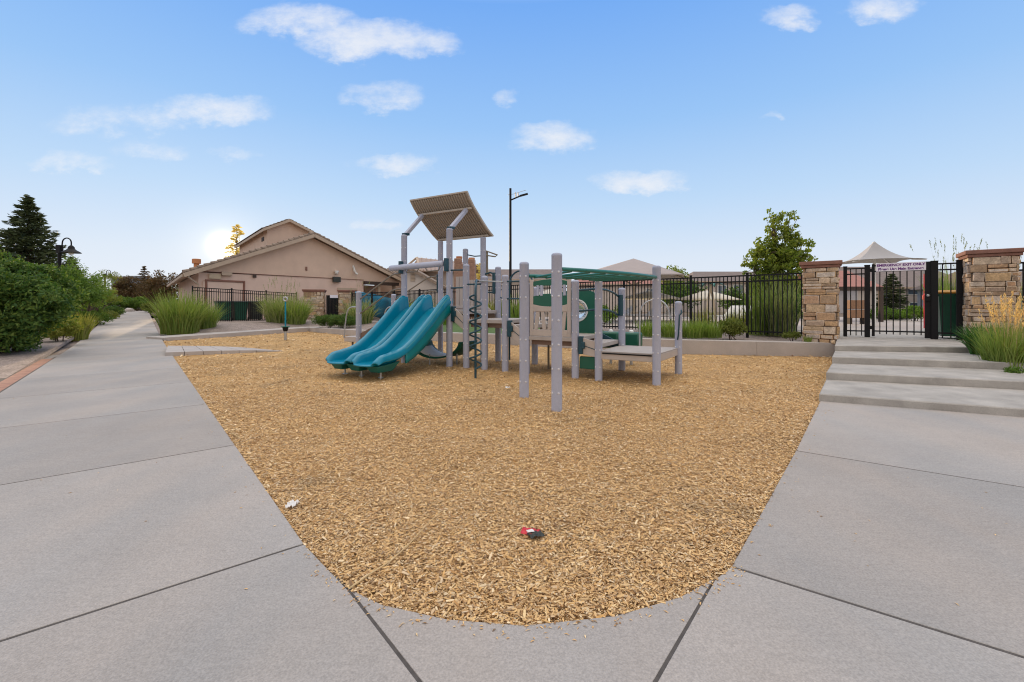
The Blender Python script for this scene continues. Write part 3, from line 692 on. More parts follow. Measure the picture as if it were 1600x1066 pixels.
# feet blocks under the lips and their stubs
for s in (.16, .62, 1.12):
    m = MB(); w = .17; tp = [L(s - w, -2.0, .225), L(s + w, -2.0, .225), L(s + w, -1.45, .27), L(s - w, -1.45, .27)]; w = .11
    bt = [L(s - w, -1.93, .10), L(s + w, -1.93, .10), L(s + w, -1.6, .10), L(s - w, -1.6, .10)]
    m.add(bt + tp, [(3, 2, 1, 0), (0, 1, 5, 4), (1, 2, 6, 5), (2, 3, 7, 6), (3, 0, 4, 7), (4, 5, 6, 7)]); ft = part(m, 'slide_foot', 'slideend', .015, parent=sl)
    m = MB(); m.tube([L(s, -1.78, -.1), L(s, -1.78, .12)], .02, 10); m.lathe(L(s, -1.78, -.01), [(.05, 0), (.05, .01)], 10); part(m, 'foot_tube', 'steel', parent=sl)

# stairs on the left with rails, low platform and arch handles
m = MB(); lbox(m, -2.05, -1.46, .02, 1.28, .40, .53); part(m, 'platform', 'beige', .01)
for i, z in enumerate((.66, .80, .94, 1.08)):
    m = MB(); s = -1.42 + i * .36; lbox(m, s, s + .36, .05, 1.25, z - .05, z); part(m, 'stair_tread', 'deck', .006)
for t in (.0, 1.27):
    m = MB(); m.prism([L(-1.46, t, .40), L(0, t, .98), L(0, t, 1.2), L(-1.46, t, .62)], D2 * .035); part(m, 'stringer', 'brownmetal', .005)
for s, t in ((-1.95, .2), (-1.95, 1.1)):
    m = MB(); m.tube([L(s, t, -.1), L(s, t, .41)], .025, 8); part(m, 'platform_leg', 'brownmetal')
for t, s0, se in ((0, -1.5, 0), (1.3, -1.62, -.06)):
    for z0, z1 in ((1.46, 2.05), (1.11, 1.69)):
        a = L(s0 + .05, t, z0); b = L(se - .35, t, z1 - .02); c = L(se - .06, t, z1)
        m = MB(); m.tube([a] + [a.lerp(b, .9)] + bez(a.lerp(b, .95), b + (b - a) * .02, c, 5), .017, 8); part(m, 'handrail', 'rail')
m = MB(); lbox(m, -.075, -.045, 1.23, 1.37, 1.64, 2.1); part(m, 'bracket', 'dkteal', .01)
for t in (0, 1.28):
    a = L(-2.03, t, .5); m = MB(); m.tube([a] + [L(-1.98, t, .85)] + bez(L(-1.93, t, 1.1), L(-1.88, t, 1.26), L(-1.72, t, 1.27), 6) + [L(-1.55, t, 1.27)], .017, 8); part(m, 'arch_handle', 'steel')

# beige wall panels of vertical boards behind the high deck
for s0, s1, z0, z1 in ((.50, .74, 1.26, 2.02), (.84, 1.24, 1.02, 1.93)):
    m = MB(); n = max(2, round((s1 - s0) / .105)); w = (s1 - s0) / n
    for i in range(n): lbox(m, s0 + i * w + .004, s0 + (i + 1) * w - .004, 1.27, 1.30, z0, z1)
    lbox(m, s0, s1, 1.302, 1.325, z0 + .06, z0 + .14); lbox(m, s0, s1, 1.302, 1.325, z1 - .14, z1 - .06); part(m, 'wall_panel', 'beige', .005)
m = MB(); lbox(m, 1.285, 1.315, .1, 1.2, 1.24, 1.30); part(m, 'sill', 'beige', .005)
def rod(pts, r=.016, mt='dkteal', name='grab_bar'): m = MB(); m.tube(pts, r, 8); return part(m, name, mt)
rod([L(1.3, -.02, 2.06), L(1.74, -.02, 2.05)]); rod([L(1.3, -.02, 1.68), L(1.74, -.02, 1.68)])
rod([L(1.74, -.03, 1.745), L(2.2, -.03, 1.745)]); rod([L(1.98, -.06, 1.80)] + [L(2.2, -.075, 1.80), L(2.69, -.075, 1.775)], .014, 'steel')
rod([L(2.69, -.02, 1.78), L(3.17, -.02, 1.78)]); rod([L(2.69, -.02, 1.44), L(3.17, -.02, 1.44)])
rod([L(.78, 1.3, 2.56), L(1.05, 1.3, 2.50), L(1.3, 1.3, 2.50)], .014)
rod([L(1.3, 1.3, 2.04), L(1.5, 1.3, 2.09), L(1.66, 1.3, 2.04)], .022); rod([L(1.3, 1.3, 1.62), L(1.66, 1.3, 1.62)], .018)
m = MB(); lbox(m, 1.60, 1.68, 1.22, 1.27, 1.58, 2.08); part(m, 'bracket', 'dkteal', .015)
rod([L(1.9, 1.22, 1.05), L(1.9, 1.22, 1.45), L(1.84, 1.22, 1.5)], .016)
# a pole with a triangular grip behind the deck
p = AT(761, 480, 11.6); m = MB(); m.tube([V(p.x, p.y, -.1), V(p.x, p.y, 2.72)], .03, 10); tri = [V(p.x - .02, p.y, 2.72), V(p.x + .27, p.y - .15, 2.60), V(p.x + .22, p.y - .2, 2.55), V(p.x - .14, p.y - .05, 2.62)]; m.tube(tri, .018, 8, closed=True); part(m, 'climbing_pole', 'rail')
# rear entrance arch
a, b = L(2.03, 1.3), L(2.63, 1.3); c = (a + b) / 2; r = (b - a).length / 2; ddx = (b - a).normalized()
rod([a + V(0, 0, .05), a + V(0, 0, 1.8)] + [c + ddx * (-r * math.cos(w)) + V(0, 0, 1.8 + r * math.sin(w)) for w in [math.pi * i / 12 for i in range(1, 12)]] + [b + V(0, 0, 1.8), b + V(0, 0, .05)], .02, 'dkteal', 'entrance_arch')

# spiral climber at the front of the middle deck
p = V(-.668, 8.2, 0); tgt = L(2.08, -.07, 1.80); m = MB(); m.tube([p + V(0, 0, -.1), p + V(0, 0, 1.5)] + bez(p + V(0, 0, 1.52), p + V(0, 0, 1.85), tgt, 8), .022, 10); cl = part(m, 'spiral_climber', 'dkteal')
m = MB(); n = 6 * 20; m.tube([p + V(.105 * math.sin(2 * math.pi * k / 20), -.105 * math.cos(2 * math.pi * k / 20), .16 + 1.34 * k / n) for k in range(n + 1)], .017, 8); part(m, 'spiral', 'dkteal', parent=cl)

# green hanging trough under the high deck
c = V(-1.52, 10.15, .52); m = MB()
def tr(u, v): w = math.pi * (.02 + .96 * u); return c + D1 * 0 + V(-.53 * math.cos(w), 0, -.37 * math.sin(w)) + D2 * (-.35 + .7 * v)
m.grid(tr, 24, 6); to = part(m, 'crawl_trough', 'green', solid=.03)
m = MB(); m.grid(lambda u, v: tr(.05 + .9 * u, .1 + .8 * v) + V(0, 0, .025), 24, 4); part(m, 'trough_highlight', 'white', parent=to, solid=.006)  # white sheet stands in for the highlight inside the trough
for dx in (-.3, .3):
    m = MB(); m.tube([c + V(dx, -.25, -.7), c + V(dx, -.25, -.28)], .018, 8); part(m, 'trough_leg', 'steel', parent=to)

# play panel on the front of the third deck
s0, s1 = 3.25, 4.10; m = MB(); lbox(m, s0, s0 + .075, -.02, .02, .73, 1.80); lbox(m, s1 - .075, s1, -.02, .02, .73, 1.80); lbox(m, s0 + .075, s1 - .075, -.02, .02, .73, .85)
ar = [(s0 + .075 + (s1 - s0 - .15) * i / 12) for i in range(13)]; mid = (s0 + s1) / 2
m.prism([L(s, -.02, 1.19) for s in (ar[0], ar[-1])] + [L(s, -.02, 1.285 + .35 * (s - mid) ** 2) for s in ar[::-1]], D2 * .04)
n = 5
for i in range(n):
    s = s0 + .11 + (s1 - s0 - .22 - .075) * i / (n - 1); k = .02 * (-1) ** i
    m.prism([L(s - k, -.012, .85), L(s + .075 - k, -.012, .85), L(s + .075 + k, -.012, 1.19), L(s + k, -.012, 1.19)], D2 * .03)
pp = part(m, 'play_panel', 'beige', .006)
m = MB(); m.prism([L(s, -.015, 1.285 + .35 * (s - mid) ** 2 + .002) for s in ar] + [L(s, -.015, 1.53 - .4 * (s - mid) ** 2) for s in ar[::-1]], D2 * .03)
m.prism([L(s, -.015, 1.68) for s in (ar[0], ar[-1])] + [L(s, -.015, 1.80 - .35 * (s - mid) ** 2) for s in ar[::-1]], D2 * .03); part(m, 'arch_board', 'green', .005, parent=pp)
for s in (3.42, 3.50, 3.72, 3.80, 3.97):
    m = MB(); m.tube([L(s, 0, 1.49), L(s, 0, 1.69)], .03, 12); part(m, 'roller', 'post', parent=pp)
# green wall with a clear bubble window at the back of the third deck
m = MB(); n = 48; cs, cz, rr = 3.71, 1.2, .225; x0, x1, z0, z1 = 3.25, 4.12, .73, 1.56; inn, outr = [], []
for i in range(n):
    w = 2 * math.pi * i / n; dx, dz = math.cos(w), math.sin(w); k = min(((x1 - cs) if dx > 0 else (cs - x0)) / max(abs(dx), 1e-6), ((z1 - cz) if dz > 0 else (cz - z0)) / max(abs(dz), 1e-6))
    zo = cz + dz * k; inn.append((cs + dx * rr, cz + dz * rr)); outr.append((cs + dx * k, zo + (.09 * (1 - ((cs + dx * k - cs) / .44) ** 2) if zo > z1 - .01 else 0)))
for t in (1.28, 1.31):
    m.add([L(a, t, b) for a, b in inn] + [L(a, t, b) for a, b in outr], [((i + 1) % n, i, n + i, n + (i + 1) % n)[::1 if t < 1.3 else -1] for i in range(n)])
b0 = 0
for i in range(n):
    j = (i + 1) % n; m.f.append((n + i, n + j, 3 * n + j, 3 * n + i)); m.f.append((i, j, 2 * n + j, 2 * n + i))
gp = part(m, 'bubble_panel', 'green')
ax = D2.to_track_quat('Z', 'Y').to_matrix(); m = MB(); m.lathe(L(cs, 1.295, cz), [(.222, .02), (.205, .06), (.16, .11), (.09, .145), (.01, .155)], 32, ax); part(m, 'bubble_window', 'bubble', parent=gp)
m = MB(); m.tube([L(cs + .225 * math.cos(w), 1.275, cz + .225 * math.sin(w)) for w in [2 * math.pi * i / 40 for i in range(40)]], .014, 8, closed=True); part(m, 'window_rim', 'white', parent=gp)
# small green stool under the third deck
p = AT(857, 540, 9.3); m = MB(); m.lathe((p.x, p.y, .5), [(.10, 0), (.10, .05)], 16); stl = part(m, 'stool_top', 'green'); m = MB(); m.tube([V(p.x, p.y, -.1), V(p.x, p.y, .5)], .022, 8); part(m, 'stool_leg', 'rail', parent=stl)
# hand rails beside the low deck
for z in (1.55, 1.17):
    rod([L(4.2, .02, z + .03)] + bez(L(4.5, .2, z + .06), L(4.62, .7, z + .07), L(4.6, 1.24, z - .06), 6), .02)
m = MB(); m.tube([L(4.66, 1.22, 1.10), L(4.66, 1.22, 1.52)], .045, 10); part(m, 'bracket', 'dkteal', .006)
rod([L(5.0, 1.36, .45), L(5.0, 1.36, 1.05)] + bez(L(5.0, 1.36, 1.1), L(5.02, 1.36, 1.40), L(5.30, 1.36, 1.42), 8) + bez(L(5.34, 1.36, 1.42), L(5.56, 1.36, 1.38), L(5.58, 1.36, 1.05), 6), .017, 'steel', 'arch_handle')
q = PD + V(-.02, -.085, 0); rod([q + V(.05, .03, 1.22), q + V(.05, -.01, 1.17), q + V(0, -.02, 1.12), q + V(-.02, -.02, .75), q + V(-.02, .03, .66)], .014)

# overhead ladder from the two tall front posts to the low deck
r1 = bez(PA + V(.06, .03, 1.76), V(1.72, 6.28, 1.76), L(5.62, 0) + V(-.03, -.05, 1.77), 16); r2 = bez(PB + V(.06, .02, 1.73), V(.98, 6.98, 1.75), L(4.62, 0) + V(-.03, -.05, 1.76), 16)
m = MB(); m.tube(r1, .026, 10); ld = part(m, 'overhead_ladder', 'ladder'); m = MB(); m.tube(r2, .026, 10); part(m, 'side_rail', 'ladder', parent=ld)
for k in (1, 3, 5, 7, 9, 11, 13, 15):
    m = MB(); m.tube([r1[k] + V(0, 0, -.02), r2[k] + V(0, 0, -.02)], .017, 8); part(m, 'rung', 'ladder', parent=ld)
for p, z in ((PA, 1.76), (PB, 1.73), (L(5.62, 0), 1.78), (L(4.62, 0), 1.76)):
    m = MB(); m.lathe((p.x, p.y, z - .035), [(PR + .012, 0), (PR + .012, .07)], 20); part(m, 'collar', 'post', parent=ld) if False else None

# ------------------------------------------------------------------ separate play pieces
t = thing('activity_box', 'green moulded plastic activity box with pale knobs behind the low deck', 'play equipment', (2.42, 9.95, 0))
for sx in (-.23, .23):
    m = MB(); c = V(2.42, 9.95, .54) + D1 * sx; m.obox(c, D1 * .215, D2 * .16, (0, 0, .18)); bx = m.build('drum_box', MT['green'], t, bevel=.05)
    m = MB(); m.lathe(c + V(0, 0, .18), [(.055, 0), (.05, .03), (.02, .05)], 14); m.build('knob', MT['white'], bx)
    m = MB(); m.tube([c + V(0, 0, -.65), c + V(0, 0, -.17)], .03, 8); m.build('leg', MT['steel'], t)
p = G(446, 532); t = thing('standing_spinner', 'slim teal spinner pole with ring top and footplate, alone in the wood chips', 'play equipment', p)
m = MB(); m.tube([p + V(0, 0, -.1), p + V(0, 0, .34)], .045, 14); m.build('base', MT['steel'], t)
m = MB(); m.lathe(p + V(0, 0, .34), [(.07, 0), (.105, .12), (.105, .16)], 20); m.build('hub', MT['black'], t)
m = MB(); m.lathe(p + V(0, 0, .50), [(.15, 0), (.16, .015), (.15, .03)], 28); m.build('footplate', MT['green'], t)
m = MB(); m.tube([p + V(0, 0, .53), p + V(0, 0, 1.48)], .028, 12); po = m.build('pole', MT['slide'], t)
m = MB(); m.tube([p + V(.07 * math.cos(w), 0, 1.55 + .07 * math.sin(w)) for w in [2 * math.pi * i / 24 for i in range(24)]], .03, 10, closed=True); m.build('grip_ring', MT['steel'], t)

# ------------------------------------------------------------------ fences
def fence_panel(p, q, zt, fe, pitch=.113):
    """pickets and rails between plan points p, q; zt(top z), base follows"""
    m = MB(); p, q = Vector(p), Vector(q); d = q - p; L_ = V(d.x, d.y, 0).length; n = max(2, round(L_ / pitch)); u = V(d.x, d.y, 0).normalized(); rz = math.atan2(u.y, u.x)
    for i in range(1, n):
        c = p.lerp(q, i / n); m.box((c.x, c.y, c.z + .06 + (zt - .075) / 2), (.024, .024, zt - .075 - .01), rz)
    for h in (zt, zt - .17, .14):
        m.bar(p + V(0, 0, h), q + V(0, 0, h), .034, .04)
    return m.build('panel', MT['black'], fe, smooth=False)
def fence_post(p, h, fe, w=.065):
    m = MB(); m.box((p.x, p.y, p.z + h / 2 - .1), (w, w, h + .2), math.atan2(FL_D.y, FL_D.x)); m.box((p.x, p.y, p.z + h + .012), (w + .012, w + .012, .024), math.atan2(FL_D.y, FL_D.x))
    return m.build('post', MT['black'], fe, bevel=.004)
def fence(label, pts, h, group=None):
    fe = thing('metal_fence', label, 'fence', pts[0], group)
    for a, b in zip(pts[:-1], pts[1:]): fence_panel(a, b, h, fe)
    for a in pts: fence_post(a, h + .06, fe)
    return fe
def FP(t, z=.41): return FL_P + FL_D * t + V(0, 0, z)
fence('long black picket fence running behind the play structure to the stone pillar by the steps', [FP(t, .41 - .10 * sstep(10, 22, t)) for t in (.0, 1.7, 3.35, 5.7, 8.1, 10.5, 12.9, 15.3, 17.7, 20.1, 22.5, 24.9)], 1.78, 'black picket fences')
LF0, LF1 = V(-16.9, 23.7, .42), V(-13.75, 28.6, .22)
fence('black picket fence in front of the three dark wheelie bins beside the tan building', [LF0.lerp(LF1, k / 3) for k in range(4)], 1.86, 'black picket fences')
fence('black picket fence meeting the right face of the stone pillar above golden grass', [V(11.55, 10.42, .45), V(12.6, 9.7, .45), V(14.4, 8.5, .45)], 1.84, 'black picket fences')

# ------------------------------------------------------------------ stone pillars
def pillar(label, fl, wdt, dr, z0, z1, seed, cap_over=.045, small=False):
    """fl = front-left plan corner, dr = direction of the front face to the right"""
    rnd = random.Random(seed); dr = Vector(dr).normalized(); bk = V(-dr.y, dr.x, 0); bk = bk if bk.y > 0 else -bk
    c = Vector(fl) + dr * wdt / 2 + bk * wdt / 2; rz = math.atan2(dr.y, dr.x)
    t = thing('stone_pillar', label, 'pillar', (c.x, c.y, z0)); m = MB(); m.box((c.x, c.y, (z0 + z1) / 2 - .1), (wdt - .07, wdt - .07, z1 - z0 + .2), rz); core = m.build('shaft_core', MT['mortar'], t, smooth=False)
    m = MB(); z = z0 - .04; row = 0
    k = 1.0
    while z < z1 - .02:
        h = min(rnd.choice((.09, .12, .15, .18, .21, .24)) * k, z1 - z)
        if z1 - z - h < .05: h = z1 - z
        for side in range(4):
            fd = (dr, bk, -dr, -bk)[side]; nd = (-bk, dr, bk, -dr)[side]; st = c - fd * wdt / 2 + nd * (wdt / 2 - .035)
            x = 0 if (row + side) % 2 == 0 else .05; x1 = wdt - (.05 if (row + side) % 2 == 0 else 0); 
            while x < x1 - .01:
                w = min(rnd.uniform(.16, .46) * k, x1 - x)
                if x1 - x - w < .09: w = x1 - x
                nsub = 2 if (h > .14 and rnd.random() < .38) else 1
                for q in range(nsub):
                    hh = h / nsub; pr = rnd.uniform(0, .035); dp = .05 + pr; g = .004
                    cc = st + fd * (x + w / 2) + nd * (dp / 2 - .015) + V(0, 0, z + hh * (q + .5)); b0 = len(m.v)
                    m.obox(cc, fd * (w / 2 - g), nd * dp / 2, (0, 0, hh / 2 - g))
                    for vi in range(b0, len(m.v)): m.v[vi] += V(rnd.uniform(-.013, .013), rnd.uniform(-.013, .013), rnd.uniform(-.010, .010))
                x += w
        z += h; row += 1
    o = m.build('stone_facing', MT['stone'], t, bevel=.02, angle=60)
    m = MB(); W1 = wdt + .04 + 2 * cap_over
    m.box((c.x, c.y, z1 + .035), (W1 - .04, W1 - .04, .07), rz); m.box((c.x, c.y, z1 + .118), (W1 + .04, W1 + .04, .095), rz); m.build('cap', MT['cap'], t, bevel=.012); return c
GD = V(.82, -.573, 0)
pillar('broad stone pillar with brown cap left of the gate at the top of the steps', (7.69, 11.83, 0), .75, GD, .36, 2.29, 3)
pillar('broad stone pillar with brown cap behind the golden plumed grass right of the gate', (10.725, 10.5, 0), .80, GD, .40, 2.43, 8)
ld_ = (LF1 - LF0).normalized(); ld_ = V(.80, .45, 0).normalized()
q1 = on_line(474, (-13.5, 28.9), (ld_.x, ld_.y)); q2 = on_line(529, (-13.5, 28.9), (ld_.x, ld_.y))
pillar('small distant stone pillar left of the black gate by the tan building', q1, 1.22, V(.9, .3, 0), .1, 2.2, 5)
pillar('small distant stone pillar between the black gate and the blue water slide', q2, 1.1, V(.9, .3, 0), .1, 2.2, 6)

# ------------------------------------------------------------------ text
def text(body, size, parent, mtx, name, mt, ext=.001, bold=.0):
    cu = bpy.data.curves.new(name, 'FONT'); cu.body = body; cu.size = size; cu.align_x = 'CENTER'; cu.align_y = 'CENTER'; cu.extrude = ext; cu.offset = bold
    tmp = bpy.data.objects.new(name, cu); COL.objects.link(tmp); dg = bpy.context.evaluated_depsgraph_get(); dg.update(); me = bpy.data.meshes.new_from_object(tmp.evaluated_get(dg)); bpy.data.objects.remove(tmp)
    o = bpy.data.objects.new(name, me); COL.objects.link(o); me.materials.clear(); me.materials.append(MT[mt]); o.parent = parent
    M_ = mtx.copy(); M_.translation = M_.translation - wl(parent); o.matrix_local = M_; WL[o.name] = wl(parent); return o

# ------------------------------------------------------------------ entrance gate between the pillars
GL = V(9.14, 12.3, 0); ZB0 = .46
def GP(px, z=0.0): p = on_line(px, GL, GD); return V(p.x, p.y, z)
grz = math.atan2(GD.y, GD.x)
gt = thing('metal_gate', 'black picket gate between stone pillars with a white notice on its top rail', 'gate', GP(1400, ZB0))
def gpost(px, w, top, name='post', zb=ZB0, par=gt):
    p = GP(px); m = MB(); m.box((p.x, p.y, (zb + top) / 2), (w, w, top - zb), grz); m.box((p.x, p.y, top + .01), (w + .012, w + .012, .022), grz); return m.build(name, MT['black'], par, bevel=.004)
gpost(1320.6, .085, 2.36); gpost(1355, .115, 2.375); gpost(1459.7, .13, 2.41); gpost(1499, .11, 2.405)
def gside(px0, px1, zt):
    a, b = GP(px0), GP(px1); m = MB(); n = max(2, round((b - a).length / .13)); 
    for i in range(1, n): c = a.lerp(b, i / n); m.box((c.x, c.y, ZB0 + .03 + (zt - ZB0 - .05) / 2), (.022, .022, zt - ZB0 - .06), grz)
    for z in (zt - .02, zt - .17, ZB0 + .16): m.bar(a + V(0, 0, z), b + V(0, 0, z), .03, .035)
    m.build('side_panel', MT['black'], gt, smooth=False)
gside(1320.6, 1355, 2.33); gside(1459.7, 1499, 2.37)
a, b = GP(1364.5), GP(1450.5); m = MB(); zt = 2.385; n = 8
for i in range(1, n): c = a.lerp(b, i / n); m.box((c.x, c.y, ZB0 + .09 + (zt - ZB0 - .1) / 2), (.022, .022, zt - ZB0 - .1), grz)
for z in (zt - .02, zt - .17, ZB0 + .17): m.bar(a + V(0, 0, z), b + V(0, 0, z), .03, .035)
lf = m.build('gate_leaf', MT['black'], gt, smooth=False)
p = GP(1364.5); m = MB(); m.box((p.x, p.y, 1.45), (.06, .06, 1.92), grz); m.build('hinge_stile', MT['black'], lf, bevel=.004)
p = GP(1450.5); m = MB(); m.box((p.x, p.y, 1.45), (.135, .05, 1.94), grz); m.build('lock_stile', MT['black'], lf, bevel=.004)
for z in (.72, 2.25):
    p = GP(1360); m = MB(); m.box((p.x, p.y, z), (.10, .07, .09), grz); m.build('hinge', MT['black'], lf, bevel=.008)
gn = V(-GD.y, GD.x, 0); gn = -gn if gn.y > 0 else gn
p = GP(1449) + gn * .05; m = MB(); m.box((p.x, p.y, 1.52), (.11, .06, .20), grz); hd = m.build('lock_box', MT['black'], lf, bevel=.01)
m = MB(); m.lathe(V(p.x, p.y, 1.56) + gn * .03, [(.03, 0), (.036, .03), (.02, .055)], 14, gn.to_track_quat('Z', 'Y').to_matrix()); m.build('knob', MT['steel'], hd)
a, b = GP(1368.5), GP(1446.5); c = (a + b) / 2 + gn * .035; Ls = (b - a).length; m = MB(); m.box((c.x, c.y, 2.315), (Ls, .008, .215), grz); sg = m.build('notice_board', MT['sign'], lf, smooth=False); sg['label'] = 'white notice board with two lines of dark purple lettering'
def face(c, z): M_ = Matrix((( GD.x, 0, gn.x), (GD.y, 0, gn.y), (0, 1, 0))).to_4x4(); M_.translation = V(c.x, c.y, z) + gn * .006; return M_
text('EMERGENCY EXIT ONLY', .086, sg, face(c, 2.362), 'lettering', 'ink', bold=.0035); text('Please Use Main Entrance', .086, sg, face(c, 2.262), 'lettering', 'ink', bold=.0035)

# distant black gate between the small pillars
a, b = q1 + V(1.25, .55, 0), q2 + V(.0, .1, 0); t = thing('metal_gate', 'narrow black solid gate with a small white sign between the two distant pillars', 'gate', (a + b) / 2 + V(0, 0, .1))
rz = math.atan2((b - a).y, (b - a).x); m = MB(); Lg = (b - a).length
for i in range(9): c_ = a.lerp(b, (i + .5) / 9); m.box((c_.x, c_.y, 1.05), (Lg / 9 * .86, .03, 1.9), rz)
m.bar(a + V(0, .03, 1.8), b + V(0, .03, 1.8), .03, .06); m.bar(a + V(0, .03, .3), b + V(0, .03, .3), .03, .06); m.build('gate_leaf', MT['black'], t, smooth=False)
m = MB(); c_ = a.lerp(b, .62); m.box((c_.x, c_.y - .06, 1.92), (Lg * .62, .02, .20), rz); m.build('sign_plate', MT['sign'], t, smooth=False)

# ------------------------------------------------------------------ wheelie bins
def bin_(label, p, body, lid, h=1.15, w=.62, rz=0.0, group=None):
    p = Vector(p); t = thing('wheelie_bin', label, 'bin', p, group); ca, sa = math.cos(rz), math.sin(rz); X, Y = V(ca, sa, 0), V(-sa, ca, 0)
    w0 = w * .40; w1 = w * .5; m = MB(); vs = []
    for z, k in ((.06, w0), (h * .86, w1 * .97), (h * .9, w1 * 1.04), (h * .93, w1 * 1.04)): vs += [p + X * (sx * k) + Y * (sy * k * 1.1) + V(0, 0, z) for sx, sy in ((-1, -1), (1, -1), (1, 1), (-1, 1))]
    fs = [(3, 2, 1, 0), (12, 13, 14, 15)]
    for r in range(3):
        for i in range(4): j = (i + 1) % 4; fs.append((r * 4 + i, r * 4 + j, r * 4 + 4 + j, r * 4 + 4 + i))
    m.add(vs, fs); m.build('body', body, t, bevel=.015)
    m = MB(); k = w1 * 1.08; vs = [p + X * (sx * k * q) + Y * (sy * k * 1.12 * q) + V(0, 0, z) for z, q in ((h * .93, 1), (h * .965, 1), (h, .82)) for sx, sy in ((-1, -1), (1, -1), (1, 1), (-1, 1))]
    fs = [(3, 2, 1, 0), (8, 9, 10, 11)] + [(r * 4 + i, r * 4 + (i + 1) % 4, r * 4 + 4 + (i + 1) % 4, r * 4 + 4 + i) for r in (0, 1) for i in range(4)]
    m.add(vs, fs); m.build('lid', lid, t, bevel=.012)
    for sx in (-1, 1):
        m = MB(); c_ = p + X * (sx * w0 * 1.02) + Y * (w0 * 1.05) + V(0, 0, .10); m.tube([c_ - X * .03, c_ + X * .03], .10, 16); m.build('wheel', MT['black'], t)
    m = MB(); m.tube([p + Y * (w1 * 1.25) + X * (-w1 * .8) + V(0, 0, h * .9), p + Y * (w1 * 1.25) + X * (w1 * .8) + V(0, 0, h * .9)], .018, 8); m.build('handle', lid if body is MT['bingreen'] else body, t)
p = on_line(1489, (11.2, 11.75), (GD.x, GD.y)); bin_('green wheelie bin with yellow lid behind the right end of the gate', (p.x, p.y, .46), MT['bingreen'], MT['binlid'], 1.24, .66, grz)
for px, lab, mt in ((349, 'green wheelie bin behind the left fence, nearest the tall grass', 'bingreen'), (374, 'green wheelie bin behind the left fence, in the middle of three', 'bingreen'), (399, 'dark grey wheelie bin behind the left fence, beside the drooping grass', 'bindark')):
    p = on_line(px, (-17, 26.6), (.6, .8)); bin_(lab, (p.x, p.y, .40), MT[mt], MT['bindark'], 1.2, .74, .8, 'wheelie bins behind the left fence')

# ------------------------------------------------------------------ clubhouse
F0, FD, FB = V(-17.1, 30, 0), V(.6, .8, 0), V(-.64, .77, 0).normalized()
def F(t, b=0.0, z=0.0): p = F0 + FD * t + FB * b; return V(p.x, p.y, z)
ch = thing('clubhouse', 'tan stucco building with a low tiled gable roof behind the left fence', 'building', F(2, 5, .4))
ZR, ZL, ZRR = 6.55, 3.22, 3.6; TL, TRd, TR_ = -4.15, 3.9, 12.0
def roofz(t): return ZL + (ZR - ZL) * (t - TL) / (TRd - TL) if t < TRd else ZR + (ZRR - ZR) * (t - TRd) / (TR_ - TRd)
wt0, wt1 = -3.36, 8.27
m = MB(); m.prism([F(wt0, 0, .2), F(wt1, 0, .2), F(wt1, 0, 3.42), F(wt0, 0, min(3.42, roofz(wt0) - .2))], FB * 18); m.build('lower_wall', MT['stucco_low'], ch, smooth=False)
m = MB(); tz = lambda t: roofz(t) - .22
tl = TL + (3.42 + .22 - ZL) / ((ZR - ZL) / (TRd - TL))
m.prism([F(tl, -.035, 3.42), F(wt1, -.035, 3.42), F(wt1, -.035, tz(wt1)), F(TRd, -.035, tz(TRd))], FB * 18.2); m.build('gable_wall', MT['stucco'], ch, smooth=False)
m = MB(); m.prism([F(wt1 + .0, -.03, 3.32), F(TR_ - .4, -.03, 3.32), F(TR_ - .4, -.03, 3.44), F(wt1, -.03, tz(wt1))], FB * .3); m.build('porch_gable', MT['stucco'], ch, smooth=False)
m = MB(); m.bar(F(wt1, -.06, 3.18), F(TR_ - .3, -.06, 3.18), .4, .26); m.build('porch_beam', MT['darkwood'], ch, smooth=False)
m = MB(); m.prism([F(wt1, 4, .2), F(TR_ - .6, 4, .2), F(TR_ - .6, 4, 3.2), F(wt1, 4, 3.2)], FB * 10); m.build('porch_wall', MT['stucco'], ch, smooth=False)
for t in (9.8, 11.4):
    m = MB(); p = F(t, .1); m.box((p.x, p.y, 1.65), (.22, .22, 2.9), .9); m.build('porch_post', MT['trim'], ch, smooth=False)
def tiled(pr0, pr1, pe0, pe1, nc, nw):
    """tile courses from ridge pr0-pr1 down to eave pe0-pe1"""
    m = MB(); nv = nc * 2; nu = nw * 4; up = (pe0 - pr0).cross(pr1 - pr0).normalized(); up = up if up.z > 0 else -up; b0 = 0; rows = []
    for c in range(nc):
        for e in (0, 1):
            v = (c + e) / nc; row = []
            for i in range(nu + 1):
                u = i / nu; p = pr0.lerp(pe0, v).lerp(pr1.lerp(pe1, v), u); w = abs(math.sin(u * nw * math.pi)); row.append(p + up * (.045 * w + (.05 if e else .0) + .02))
            rows.append(row)
    vs = [p for r in rows for p in r]; k = nu + 1; fs = [(j * k + i, j * k + i + 1, (j + 1) * k + i + 1, (j + 1) * k + i) for j in range(len(rows) - 1) for i in range(nu)]
    m.add(vs, fs); return m
def slope(name, tA, zA, tB, zB, b0, b1, nc, parent):
    m = tiled(F(tA, b0, zA), F(tA, b1, zA), F(tB, b0, zB), F(tB, b1, zB), nc, int((b1 - b0) / .3)); r = m.build(name, MT['tile'], parent, angle=50)
    d = V(0, 0, -.17); u = MB(); u.prism([F(tA, b0 + .0, zA), F(tB, b0 + .0, zB), F(tB, b0 + .0, zB - .15), F(tA, b0 + .0, zA - .15)], FB * (b1 - b0)); u.build('roof_board', MT['trim'], r, smooth=False); return r
slope('roof', TRd, ZR, TL, ZL, -.55, 19, 24, ch); slope('roof', TRd, ZR, TR_, ZRR, -.55, 19, 22, ch)
m = MB()
for tA, zA, tB, zB in ((TRd, ZR, TL, ZL), (TRd, ZR, TR_, ZRR)): m.bar(F(tA, -.59, zA - .12), F(tB, -.59, zB - .12), .06, .24)
